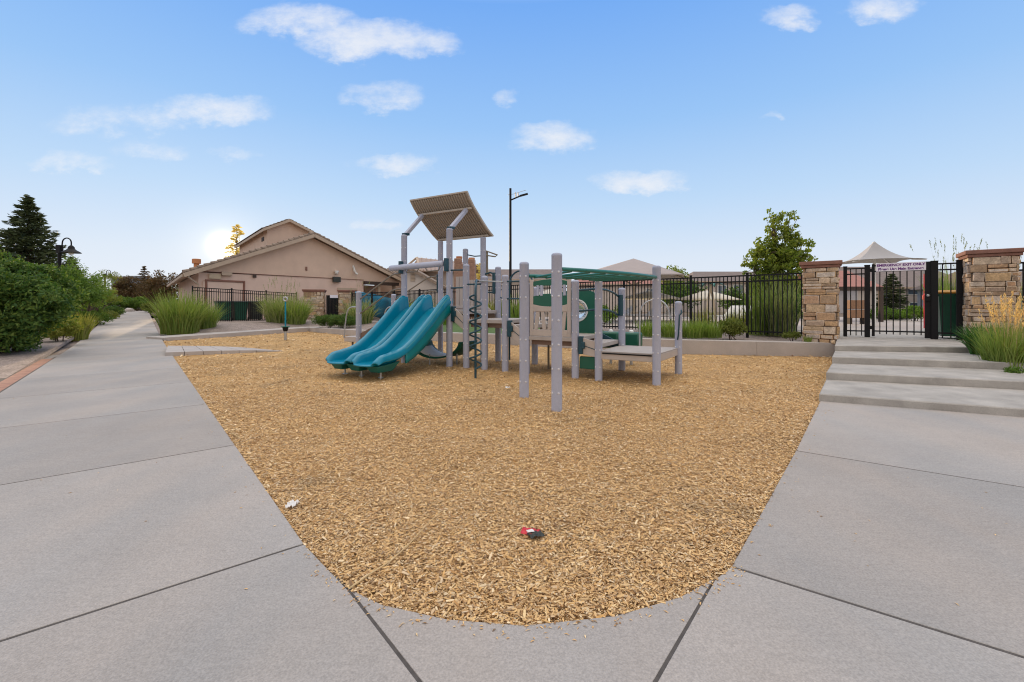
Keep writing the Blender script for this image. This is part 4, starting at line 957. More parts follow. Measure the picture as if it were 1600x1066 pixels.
m.build('bargeboard', MT['trim'], ch, smooth=False)
m = MB(); m.bar(F(TL - .02, -.5, ZL - .12), F(TL - .02, 19, ZL - .12), .12, .16); m.build('gutter', MT['trim'], ch, smooth=False)
m = MB(); m.bar(F(TL + .2, -.45, ZL - .18), F(wt0 - .02, -.05, ZL - .62), .09, .07); m.bar(F(wt0 - .02, -.08, ZL - .62), F(wt0 - .02, -.08, .3), .09, .07); m.build('downpipe', MT['trim'], ch, smooth=False)
m = MB()
for k in range(60):
    b = -.5 + k * .33; m.tube([F(TRd, b, ZR + .05), F(TRd, b + .36, ZR + .07)], .11, 8)
for tA, zA, tB, zB in ((TRd, ZR, TL, ZL), (TRd, ZR, TR_, ZRR)):
    n = int(abs(tB - tA) / .36)
    for k in range(n):
        f0, f1 = k / n, (k + 1.12) / n; m.tube([F(tA + (tB - tA) * f0, -.52, zA + (zB - zA) * f0 + .04), F(tA + (tB - tA) * f1, -.52, zA + (zB - zA) * f1 + .085)], [.10, .125], 8)
m.build('ridge_tiles', MT['tile'], ch)
# upper gable behind
cb = 6.0; cw = MB(); T0, T1, TM = 1.95, 5.45, 3.66
cw.prism([F(T0, cb, 5), F(T1, cb, 5), F(T1, cb, 7.75), F(TM, cb, 8.3), F(T0, cb, 7.45)], FB * 13); cs_ = cw.build('clerestory', MT['stucco'], ch, smooth=False)
for tB, zB in ((1.52, 7.42), (5.8, 7.72)):
    m = MB(); m.prism([F(TM, cb - .5, 8.5), F(tB, cb - .5, zB), F(tB, cb - .5, zB - .2), F(TM, cb - .5, 8.28)], FB * 14); m.build('clerestory_roof', MT['trim'], cs_, smooth=False)
    m = tiled(F(TM, cb - .42, 8.5), F(TM, cb + 13.5, 8.5), F(tB, cb - .42, zB), F(tB, cb + 13.5, zB), 7, 40); m.build('clerestory_tiles', MT['tile'], cs_, angle=50)
m = MB(); m.obox(F(T0 - .02, cb + 1.6, 6.85), FD * .02, FB * .45, (0, 0, .16)); m.build('vent', MT['darkwood'], cs_, smooth=False)
# details on the facade
def fbox(name, px, py0, py1, w, mt, dep=.06, parent=ch, bev=.01, off=-.03):
    p = on_line(px, F0, FD); t = (V(p.x, p.y, 0) - F0).dot(FD) / FD.dot(FD); Y = p.y; z1 = CAM_H - (py0 - HORIZON) / FPX * Y; z0 = CAM_H - (py1 - HORIZON) / FPX * Y
    m = MB(); m.obox(F(t, off - dep / 2, (z0 + z1) / 2), FD * w / 2, FB * dep / 2, (0, 0, (z1 - z0) / 2)); return m.build(name, MT[mt], parent, bevel=bev)
m = MB(); m.bar(F(wt0 + .02, -.045, 3.415), F(wt1, -.045, 3.415), .03, .035); m.build('band', MT['cap'], ch, smooth=False)
fr = fbox('service_door', 352, 441, 500, 2.5, 'stucco_low', .05, off=-.02); 
def pxF(px): p = on_line(px, F0, FD); return (V(p.x, p.y, 0) - F0).dot(FD) / FD.dot(FD)
m = MB(); t0, t1 = pxF(322), pxF(381)
for a_, b_ in ((F(t0, -.09, .2), F(t0, -.09, 2.85)), (F(t1, -.09, .2), F(t1, -.09, 2.85)), (F(t0 - .05, -.09, 2.88), F(t1 + .05, -.09, 2.88))): m.bar(a_, b_, .08, .10)
m.build('door_frame', MT['cap'], fr, smooth=False)
fbox('wall_light', 525, 433, 441, .62, 'bindark', .25); fbox('wall_speaker', 354, 425, 431, .6, 'trim', .2); fbox('junction_box', 397.5, 429, 434, .22, 'darkwood', .1)
fbox('alarm_box', 336, 428, 436, .66, 'tan', .1); fbox('small_vent', 478.5, 417, 423, .14, 'cap', .05)
c_ = pxF(524.5); m = MB(); m.lathe(F(c_, -.2, 3.86), [(.02, -.14), (.12, -.08), (.13, .02), (.16, .05), (.16, .14)], 14); m.build('camera_dome', MT['white'], ch)
c_ = pxF(551); m = MB(); m.bar(F(c_, -.06, 4.52), F(c_ + .1, -.25, 4.0), .10, .14); m.bar(F(c_ + .12, -.25, 3.96), F(c_ + .32, -.3, 3.82), .16, .14); m.build('antenna_bracket', MT['white'], ch, bevel=.02)
t0, t1 = pxF(532), pxF(553); m = MB(); m.prism([F(t0, -.06, .3), F(t1, -.06, .3), F(t1, -.06, 2.45), F(t0, -.06, 2.45)], FB * .05); dr = m.build('side_door', MT['tan'], ch, smooth=False)
m = MB(); m.bar(F(t0 - .25, -.08, 2.6), F(t1 + .25, -.08, 2.6), .1, .2); m.build('door_head', MT['trim'], dr, smooth=False)
p = AT(307, 470, 31.5); m = MB(); m.lathe((p.x, p.y, 3.6), [(.17, 0), (.17, .65), (.17, .66), (.27, .67), (.27, .98), (.2, 1.0)], 14); m.build('flue', MT['potclay'], ch)

# wing roof behind the clubhouse's right end
w = thing('annex_building', 'low tiled building seen between the tan gable and the play tower', 'building', AT(612, 490, 45) * 1.0)
def quad(px0, px1, Y0, Y1): return AT(px0, 478, Y0), AT(px1, 478, Y1)
a, b = quad(585, 668, 44, 44); m = MB(); m.prism([V(a.x, 44, .3), V(b.x, 44, .3), V(b.x, 44, 3.9), V(a.x, 44, 3.9)], (0, 6, 0)); m.build('wall', MT['stucco'], w, smooth=False)
m = tiled(V(a.x, 49, 5.45), V(b.x + .5, 49, 5.45), V(a.x, 43.4, 3.75), V(b.x + .5, 43.4, 3.75), 12, 18); m.build('roof', MT['tile'], w, angle=50)
# pavilion with seamed metal roof
pv = thing('pavilion', 'pavilion with seamed metal roof seen past the top of the teal slide', 'building', AT(690, 480, 40))
Yp = 40.0; Z = lambda py: CAM_H + (HORIZON - py) * Yp / FPX; Xp = lambda px: (px - 800) / FPX * Yp
A_, E_ = V(Xp(652), Yp, Z(402.5)), V(Xp(742), Yp + 3.2, Z(407)); lo, ro = V(Xp(633), Yp - .5, Z(421)), V(Xp(742), Yp - 3, Z(427)); bk0, bk1 = V(Xp(672), Yp + 3.4, Z(421)), V(Xp(765), Yp + 6, Z(424))
m = MB()
n = 14
for i in range(n):
    u0, u1 = i / n, (i + 1) / n; pA, pB, pC, pD = A_.lerp(E_, u0), A_.lerp(E_, u1), V(Xp(667), Yp - 3, Z(427)).lerp(ro, u1), V(Xp(667), Yp - 3, Z(427)).lerp(ro, u0)
    m.prism([pA, pB, pC, pD], (0, 0, -.08)); m.bar(pA + V(0, 0, .04), pD + V(0, 0, .04), .05, .07)
m.prism([A_, E_, bk1, bk0], (0, 0, -.08)); m.build('roof', MT['metalroof'], pv, smooth=False)
g0, g1 = V(Xp(638), Yp - .2, Z(424)), V(Xp(667), Yp - 2.6, Z(427)); m = MB(); m.prism([A_ - V(0, 0, .15), V(g0.x, g0.y, g0.z), g1 - V(0, 0, .1)], V(.3, .4, 0)); gab = m.build('gable', MT['stucco'], pv, smooth=False)
m = MB(); m.bar(A_ + V(-.05, -.1, -.05), lo + V(0, -.1, .0), .2, .16); m.bar(A_ + V(0, -.15, -.05), V(Xp(667), Yp - 3.1, Z(427)), .2, .16); m.build('gable_trim', MT['trim'], gab, smooth=False)
m = MB(); m.prism([V(Xp(645), Yp - 1.5, .3), V(Xp(742), Yp - 2.4, .3), V(Xp(742), Yp - 2.4, Z(428)), V(Xp(645), Yp - 1.5, Z(424))], (0, 5, 0)); m.build('wall', MT['housewall'], pv, smooth=False)
# lower gabled house in front
hs = thing('gabled_shed', 'pale gabled building with a louvred vent behind the slide handrails', 'building', AT(668, 480, 34))
Yp = 34.0; l_, r_, ap = V(Xp(632), Yp, Z(452)), V(Xp(702), Yp, Z(457)), V(Xp(640), Yp, Z(421))
m = MB(); m.prism([V(l_.x, Yp, .3), V(r_.x, Yp, .3), V(r_.x, Yp, Z(455)), ap, V(l_.x, Yp, Z(428))], (0, 5, 0)); m.build('wall', MT['housewall'], hs, smooth=False)
m = MB(); m.bar(ap + V(-.1, -.25, .12), V(Xp(704), Yp - .25, Z(455)), .3, .22); m.bar(ap + V(.1, -.25, .12), V(Xp(620), Yp - .25, Z(430)), .3, .22); m.prism([ap + V(0, -.2, .22), V(Xp(704), Yp - .2, Z(453)), V(Xp(704), Yp - .2, Z(455)), ap + V(0, -.2, .1)], (0, 5.6, 0)); m.build('roof', MT['tile'], hs, smooth=False)
m = MB()
for k in range(6): m.box((Xp(645), Yp - .03, Z(428 + k * 2.2)), (.34, .05, .07))
m.build('vent', MT['trim'], hs, smooth=False)

# chimney with clay pots, light pole
p = AT(727, 478, 30); t = thing('stone_chimney', 'brown stone chimney block with two orange clay pots behind the high deck', 'chimney', (p.x, p.y, .4)); Yp = 30.0
m = MB(); m.box((p.x, p.y, (Z(413) + .4) / 2), (Xp(743) - Xp(711), 1.0, Z(413) - .4)); m.box((Xp(716), p.y, Z(411) + .1), (.46, .8, .35)); m.box((Xp(737), p.y, Z(412) + .1), (.46, .8, .35)); m.build('stack', MT['chimstone'], t, bevel=.04)
for px, y0, y1 in ((717.5, 401, 410), (737, 403, 411)):
    m = MB(); h = Z(y0) - Z(y1); m.lathe((Xp(px), p.y, Z(y1)), [(.17, -.1), (.18, h * .6), (.21, h * .7), (.21, h)], 16); m.build('chimney_pot', MT['potclay'], t)
p = AT(797.5, 478, 24); t = thing('light_pole', 'tall thin dark light pole with a short angled arm rising behind the play structure', 'light pole', (p.x, p.y, .42)); Yp = 24.0
m = MB(); m.tube([V(p.x, p.y, .3), V(p.x, p.y, Z(294.5))], [.075, .06], 12); m.build('pole', MT['black'], t)
m = MB(); m.tube([V(p.x, p.y, Z(313)), V(p.x + .35, p.y - .05, Z(309)), V(p.x + .62, p.y - .1, Z(306))], .04, 8); m.bar(V(p.x + .5, p.y - .08, Z(307)), V(p.x + .93, p.y - .14, Z(304)), .2, .06); m.build('lamp_arm', MT['black'], t)
m = MB(); m.tube([V(p.x - .16, p.y - .02, Z(305)), V(p.x + .2, p.y, Z(303)), V(p.x + .85, p.y, Z(297))], .012, 6)
for dx in (.27, .40): m.bar(V(p.x + dx, p.y, Z(301)), V(p.x + dx + .02, p.y - .06, Z(309)), .06, .05)
m.build('antenna', MT['steel'], t)
# blue water slide behind the fence
p = AT(600, 480, 31); t = thing('water_slide', 'bright blue curved water slide trough behind the picket fence', 'water slide', (p.x, p.y, .4)); m = MB(); Yp = 31.0
def ws(u, v):
    x = Xp(573) + (Xp(630) - Xp(573)) * u; yy = 29.5 + 2.6 * math.sin(u * 2.4); zt = 1.72 + .18 * math.cos(u * 5.0); w = math.pi * (v * 1.15 - .08); return V(x, yy - .85 * math.cos(w) * .9 , zt - 1.55 * math.sin(w) * .8)
m.grid(ws, 30, 14); m.build('trough', MT['bluetarp'], t, solid=.06)
for u in (.15, .55, .9):
    c_ = ws(u, .5); m = MB(); m.tube([V(c_.x, c_.y, .2), V(c_.x, c_.y, c_.z)], .09, 10); m.build('support_leg', MT['steel'], t)

# ------------------------------------------------------------------ shade canopies and umbrellas by the pool
def shade4(label, px, Y, z_ap, z_hem, half, rz, mt, conc=0.0, hemdrop=.12, post='tan', pr=.07):
    p = AT(px, 478, Y); t = thing('shade_canopy', label, 'canopy', (p.x, p.y, .42)); m = MB(); n = 16
    for k in range(4):
        a0, a1 = rz + k * math.pi / 2, rz + (k + 1) * math.pi / 2; c0, c1 = V(math.cos(a0), math.sin(a0), 0) * half, V(math.cos(a1), math.sin(a1), 0) * half
        def fn(u, v, c0=c0, c1=c1):
            e = c0.lerp(c1, u); sag = 1 - .16 * 4 * u * (1 - u) * v * (1 if conc else .5); h = (1 - v) ** (1 + conc) ; return V(p.x, p.y, z_hem) + e * (v * sag) + V(0, 0, (z_ap - z_hem) * h - hemdrop * 0 + .06 * 4 * u * (1 - u) * v)
        m.grid(fn, 12, 12)
    m.build('fabric', MT[mt], t, angle=25, solid=.012)
    m = MB(); m.tube([V(p.x, p.y, .3), V(p.x, p.y, z_ap - .03)], pr, 14); m.build('post', MT[post], t)
    m = MB()
    for k in range(4):
        a0 = rz + k * math.pi / 2; e = V(math.cos(a0), math.sin(a0), 0) * half * .985; hz = lambda v: z_hem + (z_ap - z_hem) * (1 - v) ** (1 + conc) - .04
        m.tube([V(p.x, p.y, hz(v)) + e * v for v in (.02, .25, .5, .75, 1)], .025, 6)
        if not conc: m.tube([V(p.x, p.y, z_hem - .35), V(p.x, p.y, hz(.5)) + e * .5], .025, 6)
    m.build('frame', MT[post], t); return t
shade4('big taupe four sided shade canopy above the fence behind the overhead ladder', 990, 24, 3.83, 2.72, 3.9, R(20), 'shade')
shade4('pointed sail like shade canopy with curved sides above the black gate', 1366, 19, 4.03, 3.15, 1.75, R(28), 'sail', 1.1, post='white', pr=.055)
for px, Y, za, zh, hf, lab in ((1105, 24, 2.12, 1.62, 1.75, 'pale pool umbrella behind the fence, by the beige water play post'), (1015, 26, 2.20, 1.70, 1.9, 'pale pool umbrella behind the fence under the big taupe canopy'), (860, 27, 2.3, 1.8, 1.7, 'pale pool umbrella mostly hidden by the tall front post')):
    p = AT(px, 478, Y); t = thing('pool_umbrella', lab, 'umbrella', (p.x, p.y, .42), 'pool umbrellas'); m = MB(); n = 8
    m.lathe((p.x, p.y, zh), [(hf, 0), (hf * .66, (za - zh) * .36), (hf * .33, (za - zh) * .7), (.03, za - zh)], n); m.f = [f for f in m.f if len(f) == 4]; m.build('fabric', MT['shadew'], t, angle=10, solid=.012)
    m = MB(); m.tube([V(p.x, p.y, .3), V(p.x, p.y, za + .1)], .03, 8); m.build('pole', MT['tan'], t)
    m = MB(); m.lathe((p.x, p.y, .42), [(.3, 0), (.3, .05), (.05, .08)], 14); m.build('base', MT['black'], t)
p = AT(1107, 478, 19); t = thing('water_play_palm', 'beige palm shaped water play post with teal fronds behind the fence', 'water play', (p.x, p.y, .42))
m = MB(); m.tube([V(p.x - .1, p.y, .3), V(p.x - .05, p.y, 1.3), V(p.x + .1, p.y, 2.2)], .05, 10); m.tube([V(p.x + .35, p.y, .3), V(p.x + .25, p.y, 1.2), V(p.x + .1, p.y, 2.2)], .05, 10); m.build('trunk', MT['tan'], t)
for k in range(7):
    a0 = k * .9; e = V(math.cos(a0), math.sin(a0), 0); m = MB(); m.grid(lambda u, v: V(p.x + .1, p.y, 2.22) + e * (.62 * u) + V(-e.y, e.x, 0) * ((v - .5) * .2 * math.sin(math.pi * min(1, u * .9 + .1))) + V(0, 0, .12 * math.sin(u * 2.2) - .22 * u * u), 8, 2); m.build('frond', MT['ladder' if k % 2 else 'green'], t, solid=.01)
# sun loungers
for i, (px, Y, rz) in enumerate(((1128, 21, .5), (1150, 21.5, .6), (1000, 24, .3), (1030, 23.5, .4), (962, 25, .3))):
    p = AT(px, 478, Y); p.z = .45; lab = ('white sun lounger by the fence under the pale pool umbrella', 'white sun lounger beside the drooping fence side grass', 'white sun lounger beside the foot of the taupe canopy', 'white sun lounger right of the taupe canopy post', 'white sun lounger left of the taupe canopy post')[i]
    t = thing('sun_lounger', lab, 'sun lounger', p, 'sun loungers by the pool'); X, Yv = V(math.cos(rz), math.sin(rz), 0), V(-math.sin(rz), math.cos(rz), 0)
    m = MB(); m.obox(p + V(0, 0, .36), X * .65, Yv * .33, (0, 0, .035)); m.build('seat', MT['paper'], t, bevel=.01)
    m = MB(); m.obox(p + X * .9 + V(0, 0, .60), X * .28 + V(0, 0, .24), Yv * .33, V(-.03, 0, .03)); m.build('backrest', MT['paper'], t, bevel=.01)
    for sx in (-.55, .55):
        for sy in (-.28, .28): m = MB(); m.tube([p + X * sx + Yv * sy, p + X * sx + Yv * sy + V(0, 0, .34)], .022, 6); m.build('leg', MT['steel'], t)

# ------------------------------------------------------------------ houses beyond the pool
def house(label, px0, px1, Y, y_ridge, y_eave, wall, roof, wins=(), ov=.5, dep=8, ridge_in=0.0, z0=.3):
    Zh = lambda py: CAM_H + (HORIZON - py) * Y / FPX; Xh = lambda px: (px - 800) / FPX * Y; x0, x1 = Xh(px0), Xh(px1)
    t = thing('house', label, 'house', ((x0 + x1) / 2, Y + dep / 2, z0)); ze, zr = Zh(y_eave), CAM_H + (HORIZON - y_ridge) * (Y + dep / 2) / FPX
    m = MB(); m.box(((x0 + x1) / 2, Y + dep / 2, (z0 + ze) / 2), (x1 - x0, dep, ze - z0)); wo = m.build('wall', MT[wall], t, smooth=False)
    m = MB(); e = [V(x0 - ov, Y - ov, ze), V(x1 + ov, Y - ov, ze), V(x1 + ov, Y + dep + ov, ze), V(x0 - ov, Y + dep + ov, ze)]; ri = (x1 - x0) * ridge_in; r0, r1 = V(x0 - ov + ri, Y + dep / 2, zr), V(x1 + ov - ri, Y + dep / 2, zr)
    m.add(e + [r0, r1], [(0, 1, 5, 4), (1, 2, 5), (2, 3, 4, 5), (3, 0, 4), (3, 2, 1, 0)]); ro = m.build('roof', MT[roof], t, smooth=False)
    m = MB(); m.bar(e[0] + V(0, -.03, -.08), e[1] + V(0, -.03, -.08), .06, .2); m.build('fascia', MT['trim'], ro, smooth=False)
    for (a_, b_, c_, d_) in wins:
        f = MB(); xa, xb, za, zb = Xh(a_), Xh(b_), Zh(d_), Zh(c_); f.box(((xa + xb) / 2, Y - .02, (za + zb) / 2), (xb - xa + .2, .10, zb - za + .2)); fo = f.build('window', MT['white'], t, smooth=False)
        f = MB(); w2 = (xb - xa) / 2 - .05
        for sx in (-1, 1): f.box(((xa + xb) / 2 + sx * (w2 / 2 + .04), Y - .06, (za + zb) / 2), (w2, .06, zb - za))
        f.build('pane', MT['glass'], fo, smooth=False)
    return t
house('pale house with brown hipped roof beyond the fence, left of the leafy tree', 1085, 1262, 60, 424.5, 440, 'housewall', 'shingle', ((1122, 1134, 447, 459), (1146, 1160, 446, 458), (1205, 1218, 450, 460)), ridge_in=.13)
house('grey shingled house with white windows seen through the gate', 1340, 1520, 50, 417, 449, 'housewall', 'shingle', ((1418, 1435, 450.5, 460), (1421, 1434, 473.5, 484), (1380, 1394, 455, 466)), dep=12)
house('long low grey roofed house behind the light pole', 745, 880, 58, 421, 437, 'housewall', 'shingle', ((815, 824, 446, 456),), ridge_in=.08)
house('pale house with reddish roof behind the taupe canopy', 905, 1075, 64, 430, 444, 'housewall', 'redroof', ((1010, 1022, 452, 462), (1045, 1055, 452, 462)), ridge_in=.1)
house('blue grey house at the far right beyond the pillar', 1560, 1720, 40, 424, 448, 'bluegrey', 'shingle', ((1588, 1600, 455, 466),), ridge_in=.08)
house('small grey building beyond the far end of the path', 174, 192, 85, 431, 433, 'bluegrey', 'bluegrey', (), ridge_in=.05, z0=.5)
# pavilion with red roof left of the gate
Yp = 24.0; t = thing('poolside_shelter', 'poolside shelter with pinkish red roof and dark beam left of the gate leaf', 'shelter', AT(1338, 478, Yp)); x0, x1 = Xp(1295), Xp(1372)
m = MB(); m.prism([V(x0, Yp - .4, Z(449)), V(x0, Yp + 2.2, Z(418)), V(x0, Yp + 4.6, Z(449)), V(x0, Yp + 2.2, Z(421))], (x1 - x0, 0, 0)); m.build('roof', MT['redroof'], t, smooth=False)
m = MB(); m.bar(V(x0 + .05, Yp - .3, Z(451.5)), V(x1 - .05, Yp - .3, Z(451.5)), .15, .22); m.build('beam', MT['darkwood'], t, smooth=False)
for x in (x0 + .1, x1 - .1):
    m = MB(); m.box((x, Yp - .3, (.4 + Z(453)) / 2), (.16, .16, Z(453) - .4)); m.build('post', MT['darkwood'], t, smooth=False)
Yp = 21.0; t = thing('wicker_cabinet', 'brown wicker cabinet on legs behind the left gate panel', 'cabinet', AT(1338, 478, Yp) * 1.0 + V(0, 0, -.85)); m = MB(); xa, xb = Xp(1324), Xp(1351)
m.box(((xa + xb) / 2, Yp, (Z(469) + Z(483)) / 2), (xb - xa, .5, Z(469) - Z(483) - .01)); m.box(((xa + xb) / 2, Yp, (Z(484) + Z(497)) / 2), (xb - xa, .5, Z(484) - Z(497))); m.build('body', mat('wicker', (.30, .17, .10), .8, .3, 20, .6, 60), t, bevel=.02)
for sx in (xa + .05, xb - .05): m = MB(); m.box((sx, Yp, (.44 + Z(497)) / 2), (.06, .4, Z(497) - .44)); m.build('leg', MT['darkwood'], t, smooth=False)
p = AT(1444, 478, 17); t = thing('rescue_pole', 'bright red pole with a float standing behind the gate lock', 'pole', (p.x, p.y, .46)); Yp = 17.0
m = MB(); m.tube([V(p.x, p.y, .4), V(p.x, p.y, Z(428))], .018, 8); m.build('pole', MT['red'], t); m = MB(); m.lathe((p.x - .03, p.y - .08, Z(470)), [(.03, 0), (.09, .05), (.09, .2), (.03, .26)], 12); m.build('float', MT['red'], t)

# ------------------------------------------------------------------ lamp posts along the path
def lamp(label, px, Y, ytop, k, z0):
    p = AT(px, 478, Y); t = thing('street_lamp', label, 'street lamp', (p.x, p.y, z0), 'gooseneck lamps along the path'); zt = CAM_H + (HORIZON - ytop) * Y / FPX; r = .055
    m = MB(); m.tube([V(p.x, p.y, z0 - .1), V(p.x, p.y, zt)], .065, 12); m.box((p.x, p.y, zt - .12), (.17, .17, .34)); m.build('pole', MT['black'], t)
    ax = V(p.x + .12, p.y, zt + .05); m = MB(); m.tube([V(p.x + .08, p.y, zt - .2), V(p.x + .12, p.y, zt + .15)] + [V(p.x + .12 + .19 * (1 - math.cos(w)), p.y, zt + .15 + .2 * math.sin(w)) for w in [math.pi * i / 10 for i in range(1, 11)]] + [V(p.x + .5, p.y, zt + .02)], .025, 8); m.build('gooseneck', MT['black'], t)
    c = V(p.x + .5, p.y, zt - .28); m = MB(); m.lathe(c, [(.33, 0), (.31, .03), (.17, .12), (.12, .17), (.11, .24), (.07, .29), (.035, .32)], 20); m.build('lamp_shade', MT['black'], t)
    m = MB(); m.lathe(c + V(0, 0, -.03), [(.02, -.05), (.09, -.02), (.1, .03)], 12); m.build('bulb', MT['white'], t)
lamp('black gooseneck lamp above the large shrub, near the dark spruce', 93, 19, 385, 1, .05)
lamp('black gooseneck lamp farther along the path, over the low hedges', 164, 39, 428.5, 1, .8)

# ------------------------------------------------------------------ vegetation
def unit(a): return a / np.maximum(np.linalg.norm(a, axis=1, keepdims=True), 1e-9)
def leaf_mesh(name, c, size, mt, parent, aspect=.45, dirs=None, spread=1.0, fold=True):
    """one folded leaf per centre: two faces sharing a midrib"""
    n = len(c); a = unit(RNG.normal(0, 1, (n, 3)) * spread + (dirs if dirs is not None else 0)); b = unit(np.cross(a, RNG.normal(0, 1, (n, 3)))); nn = np.cross(a, b)
    s = size * RNG.uniform(.6, 1.25, n)[:, None]; A = a * s; B = b * s * aspect; U = nn * s * aspect * .35
    v = np.stack([c - A, c + B + U, c + A, c - B + U], 1).reshape(-1, 3); i = np.arange(n)[:, None] * 4
    return mesh_np(name, v, i + np.array([[0, 1, 2, 3]]), MT[mt], parent)
def clumps(cent, rad, nleaf, flat=.8):
    out = []
    for c, r in zip(cent, rad):
        k = max(4, int(nleaf * (r / np.mean(rad)) ** 2)); p = unit(RNG.normal(0, 1, (k, 3))) * (RNG.random((k, 1)) ** .45) * r; p[:, 2] *= flat; out.append(p + c)
    return np.concatenate(out)
def shrub(name, label, cat, base, rx, ry, h, nclump, nleaf, size, mt, group=None, z0=.05, aspect=.45, crad=.22, flatbase=False, bump=.25, hollow=.55, spread=1, updir=0, stems=5):
    base = V(*base); t = thing(name, label, cat, base, group); cs = []; z0 = min(z0, h * .03) if h < .7 else z0
    while len(cs) < nclump:
        d = unit(RNG.normal(0, 1, (1, 3)))[0]; d[2] = abs(d[2]) if RNG.random() < .75 else -abs(d[2]) * .6
        k = 1 + bump * mnoise.noise(V(d[0] * 2.1 + base.x, d[1] * 2.1 + base.y, d[2] * 2.1)); r = (hollow + (1 - hollow) * RNG.random()) * k
        p = np.array([d[0] * rx * r, d[1] * ry * r, h * .5 + d[2] * h * .5 * r]); 
        if p[2] < z0: continue
        cs.append(p + np.array(base))
    rad = RNG.uniform(.6, 1.35, nclump) * crad; c = clumps(cs, rad, nleaf)
    c = c[c[:, 2] > base.z + .02]; dirs = np.zeros_like(c); dirs[:, 2] = updir; leaf_mesh('foliage', c, size, mt, t, aspect, dirs, spread)
    m = MB()
    for i in range(stems):
        q = V(*cs[RNG.integers(nclump)]); m.tube([base + V(RNG.normal(0, rx * .15), RNG.normal(0, ry * .15), -.05), base.lerp(q, .5) + V(0, 0, h * .1), q], [.03 * h / 2 + .006, .02 * h / 2 + .004, .004], 6)
    m.build('stem', MT['bark'], t); return t
def tree(name, label, base, lobes, ncl, nleaf, size, mt, trunk_h, tr=.09, group=None, crad=.4, aspect=.5):
    """lobes: (dx, dy, z, rx, rz) ellipsoids that make the crown"""
    base = V(*base); t = thing(name, label, 'tree', base, group); cs = []; wts = np.array([l[3] ** 2 * l[4] for l in lobes]); wts /= wts.sum()
    for k in range(ncl):
        l = lobes[RNG.choice(len(lobes), p=wts)]; d = unit(RNG.normal(0, 1, (1, 3)))[0] * (RNG.random() ** .4)
        cs.append([base.x + l[0] + d[0] * l[3], base.y + l[1] + d[1] * l[3], base.z + l[2] + d[2] * l[4]])
    c = clumps(np.array(cs), RNG.uniform(.5, 1.3, ncl) * crad, nleaf); leaf_mesh('crown', c, size, mt, t, aspect)
    m = MB(); top = base + V(0, 0, trunk_h); m.tube([base + V(0, 0, -.1), base + V(.02, 0, trunk_h * .5), top], [tr * 1.2, tr, tr * .75], 10)
    for l in lobes:
        e = base + V(l[0], l[1], l[2] + l[4] * .6); m.tube([top - V(0, 0, trunk_h * .25), top.lerp(e, .5) + V(0, 0, .1), e], [tr * .6, tr * .35, .01], 7)
    for q in cs[::3]:
        q = V(*q); l = min(lobes, key=lambda l: (base + V(l[0], l[1], l[2]) - q).length); o = base + V(l[0] * .8, l[1] * .8, l[2] - l[4] * .2); m.tube([o, o.lerp(q, .5) + V(0, 0, .05), q], [.02, .012, .004], 5)
    m.build('trunk', MT['bark'], t); return t
def conifer(label, base, h, r, mt='needle', group=None, whorls=22, nb=11, skirt=.06, dens=26, size=.13, name='conifer_tree', power=.85, droop=.25):
    base = V(*base); t = thing(name, label, 'tree', base, group); C_, D_ = [], []; m = MB(); m.tube([base + V(0, 0, -.1), base + V(0, 0, h * .5), base + V(0, 0, h * .985)], [h * .022, h * .012, .01], 8)
    for w in range(whorls):
        f = skirt + (1 - skirt) * (w / (whorls - 1)) * .985; rl = r * (1 - f) ** power; k = max(4, int(nb * (1 - f * .5)))
        for b in range(k):
            a = RNG.uniform(0, 6.283); L_ = rl * RNG.uniform(.62, 1.14) + .06; e = np.array([math.cos(a), math.sin(a), 0]); z = base.z + h * (f + RNG.normal(0, .006)); o = np.array([base.x, base.y, z])
            nn = max(5, int(dens * L_ / r + 5)); s = RNG.random(nn) ** .7; lat = np.array([-e[1], e[0], 0])
            dr = -droop * L_ * s ** 1.3 + droop * .75 * L_ * s ** 4
            p = o + e * (L_ * s)[:, None] + lat * (RNG.normal(0, .14, nn) * L_ * (1 - .55 * s))[:, None]; p[:, 2] += dr + RNG.normal(0, .03 * r * .5, nn); C_.append(p)
            D_.append(np.tile(e * 1.4 + np.array([0, 0, .15]), (nn, 1)) + lat * RNG.normal(0, .6, (nn, 1)))
            if b % 3 == 0: m.tube([V(*o), V(*(o + e * L_ * .5)) + V(0, 0, -droop * L_ * .35), V(*(o + e * L_ * .95)) + V(0, 0, -droop * L_ * .3)], [.02 + .004 * h * (1 - f), .012, .004], 5)
    c = np.concatenate(C_); leaf_mesh('crown', c, size, mt, t, .28, np.concatenate(D_), .45); m.build('trunk', MT['bark'], t); return t
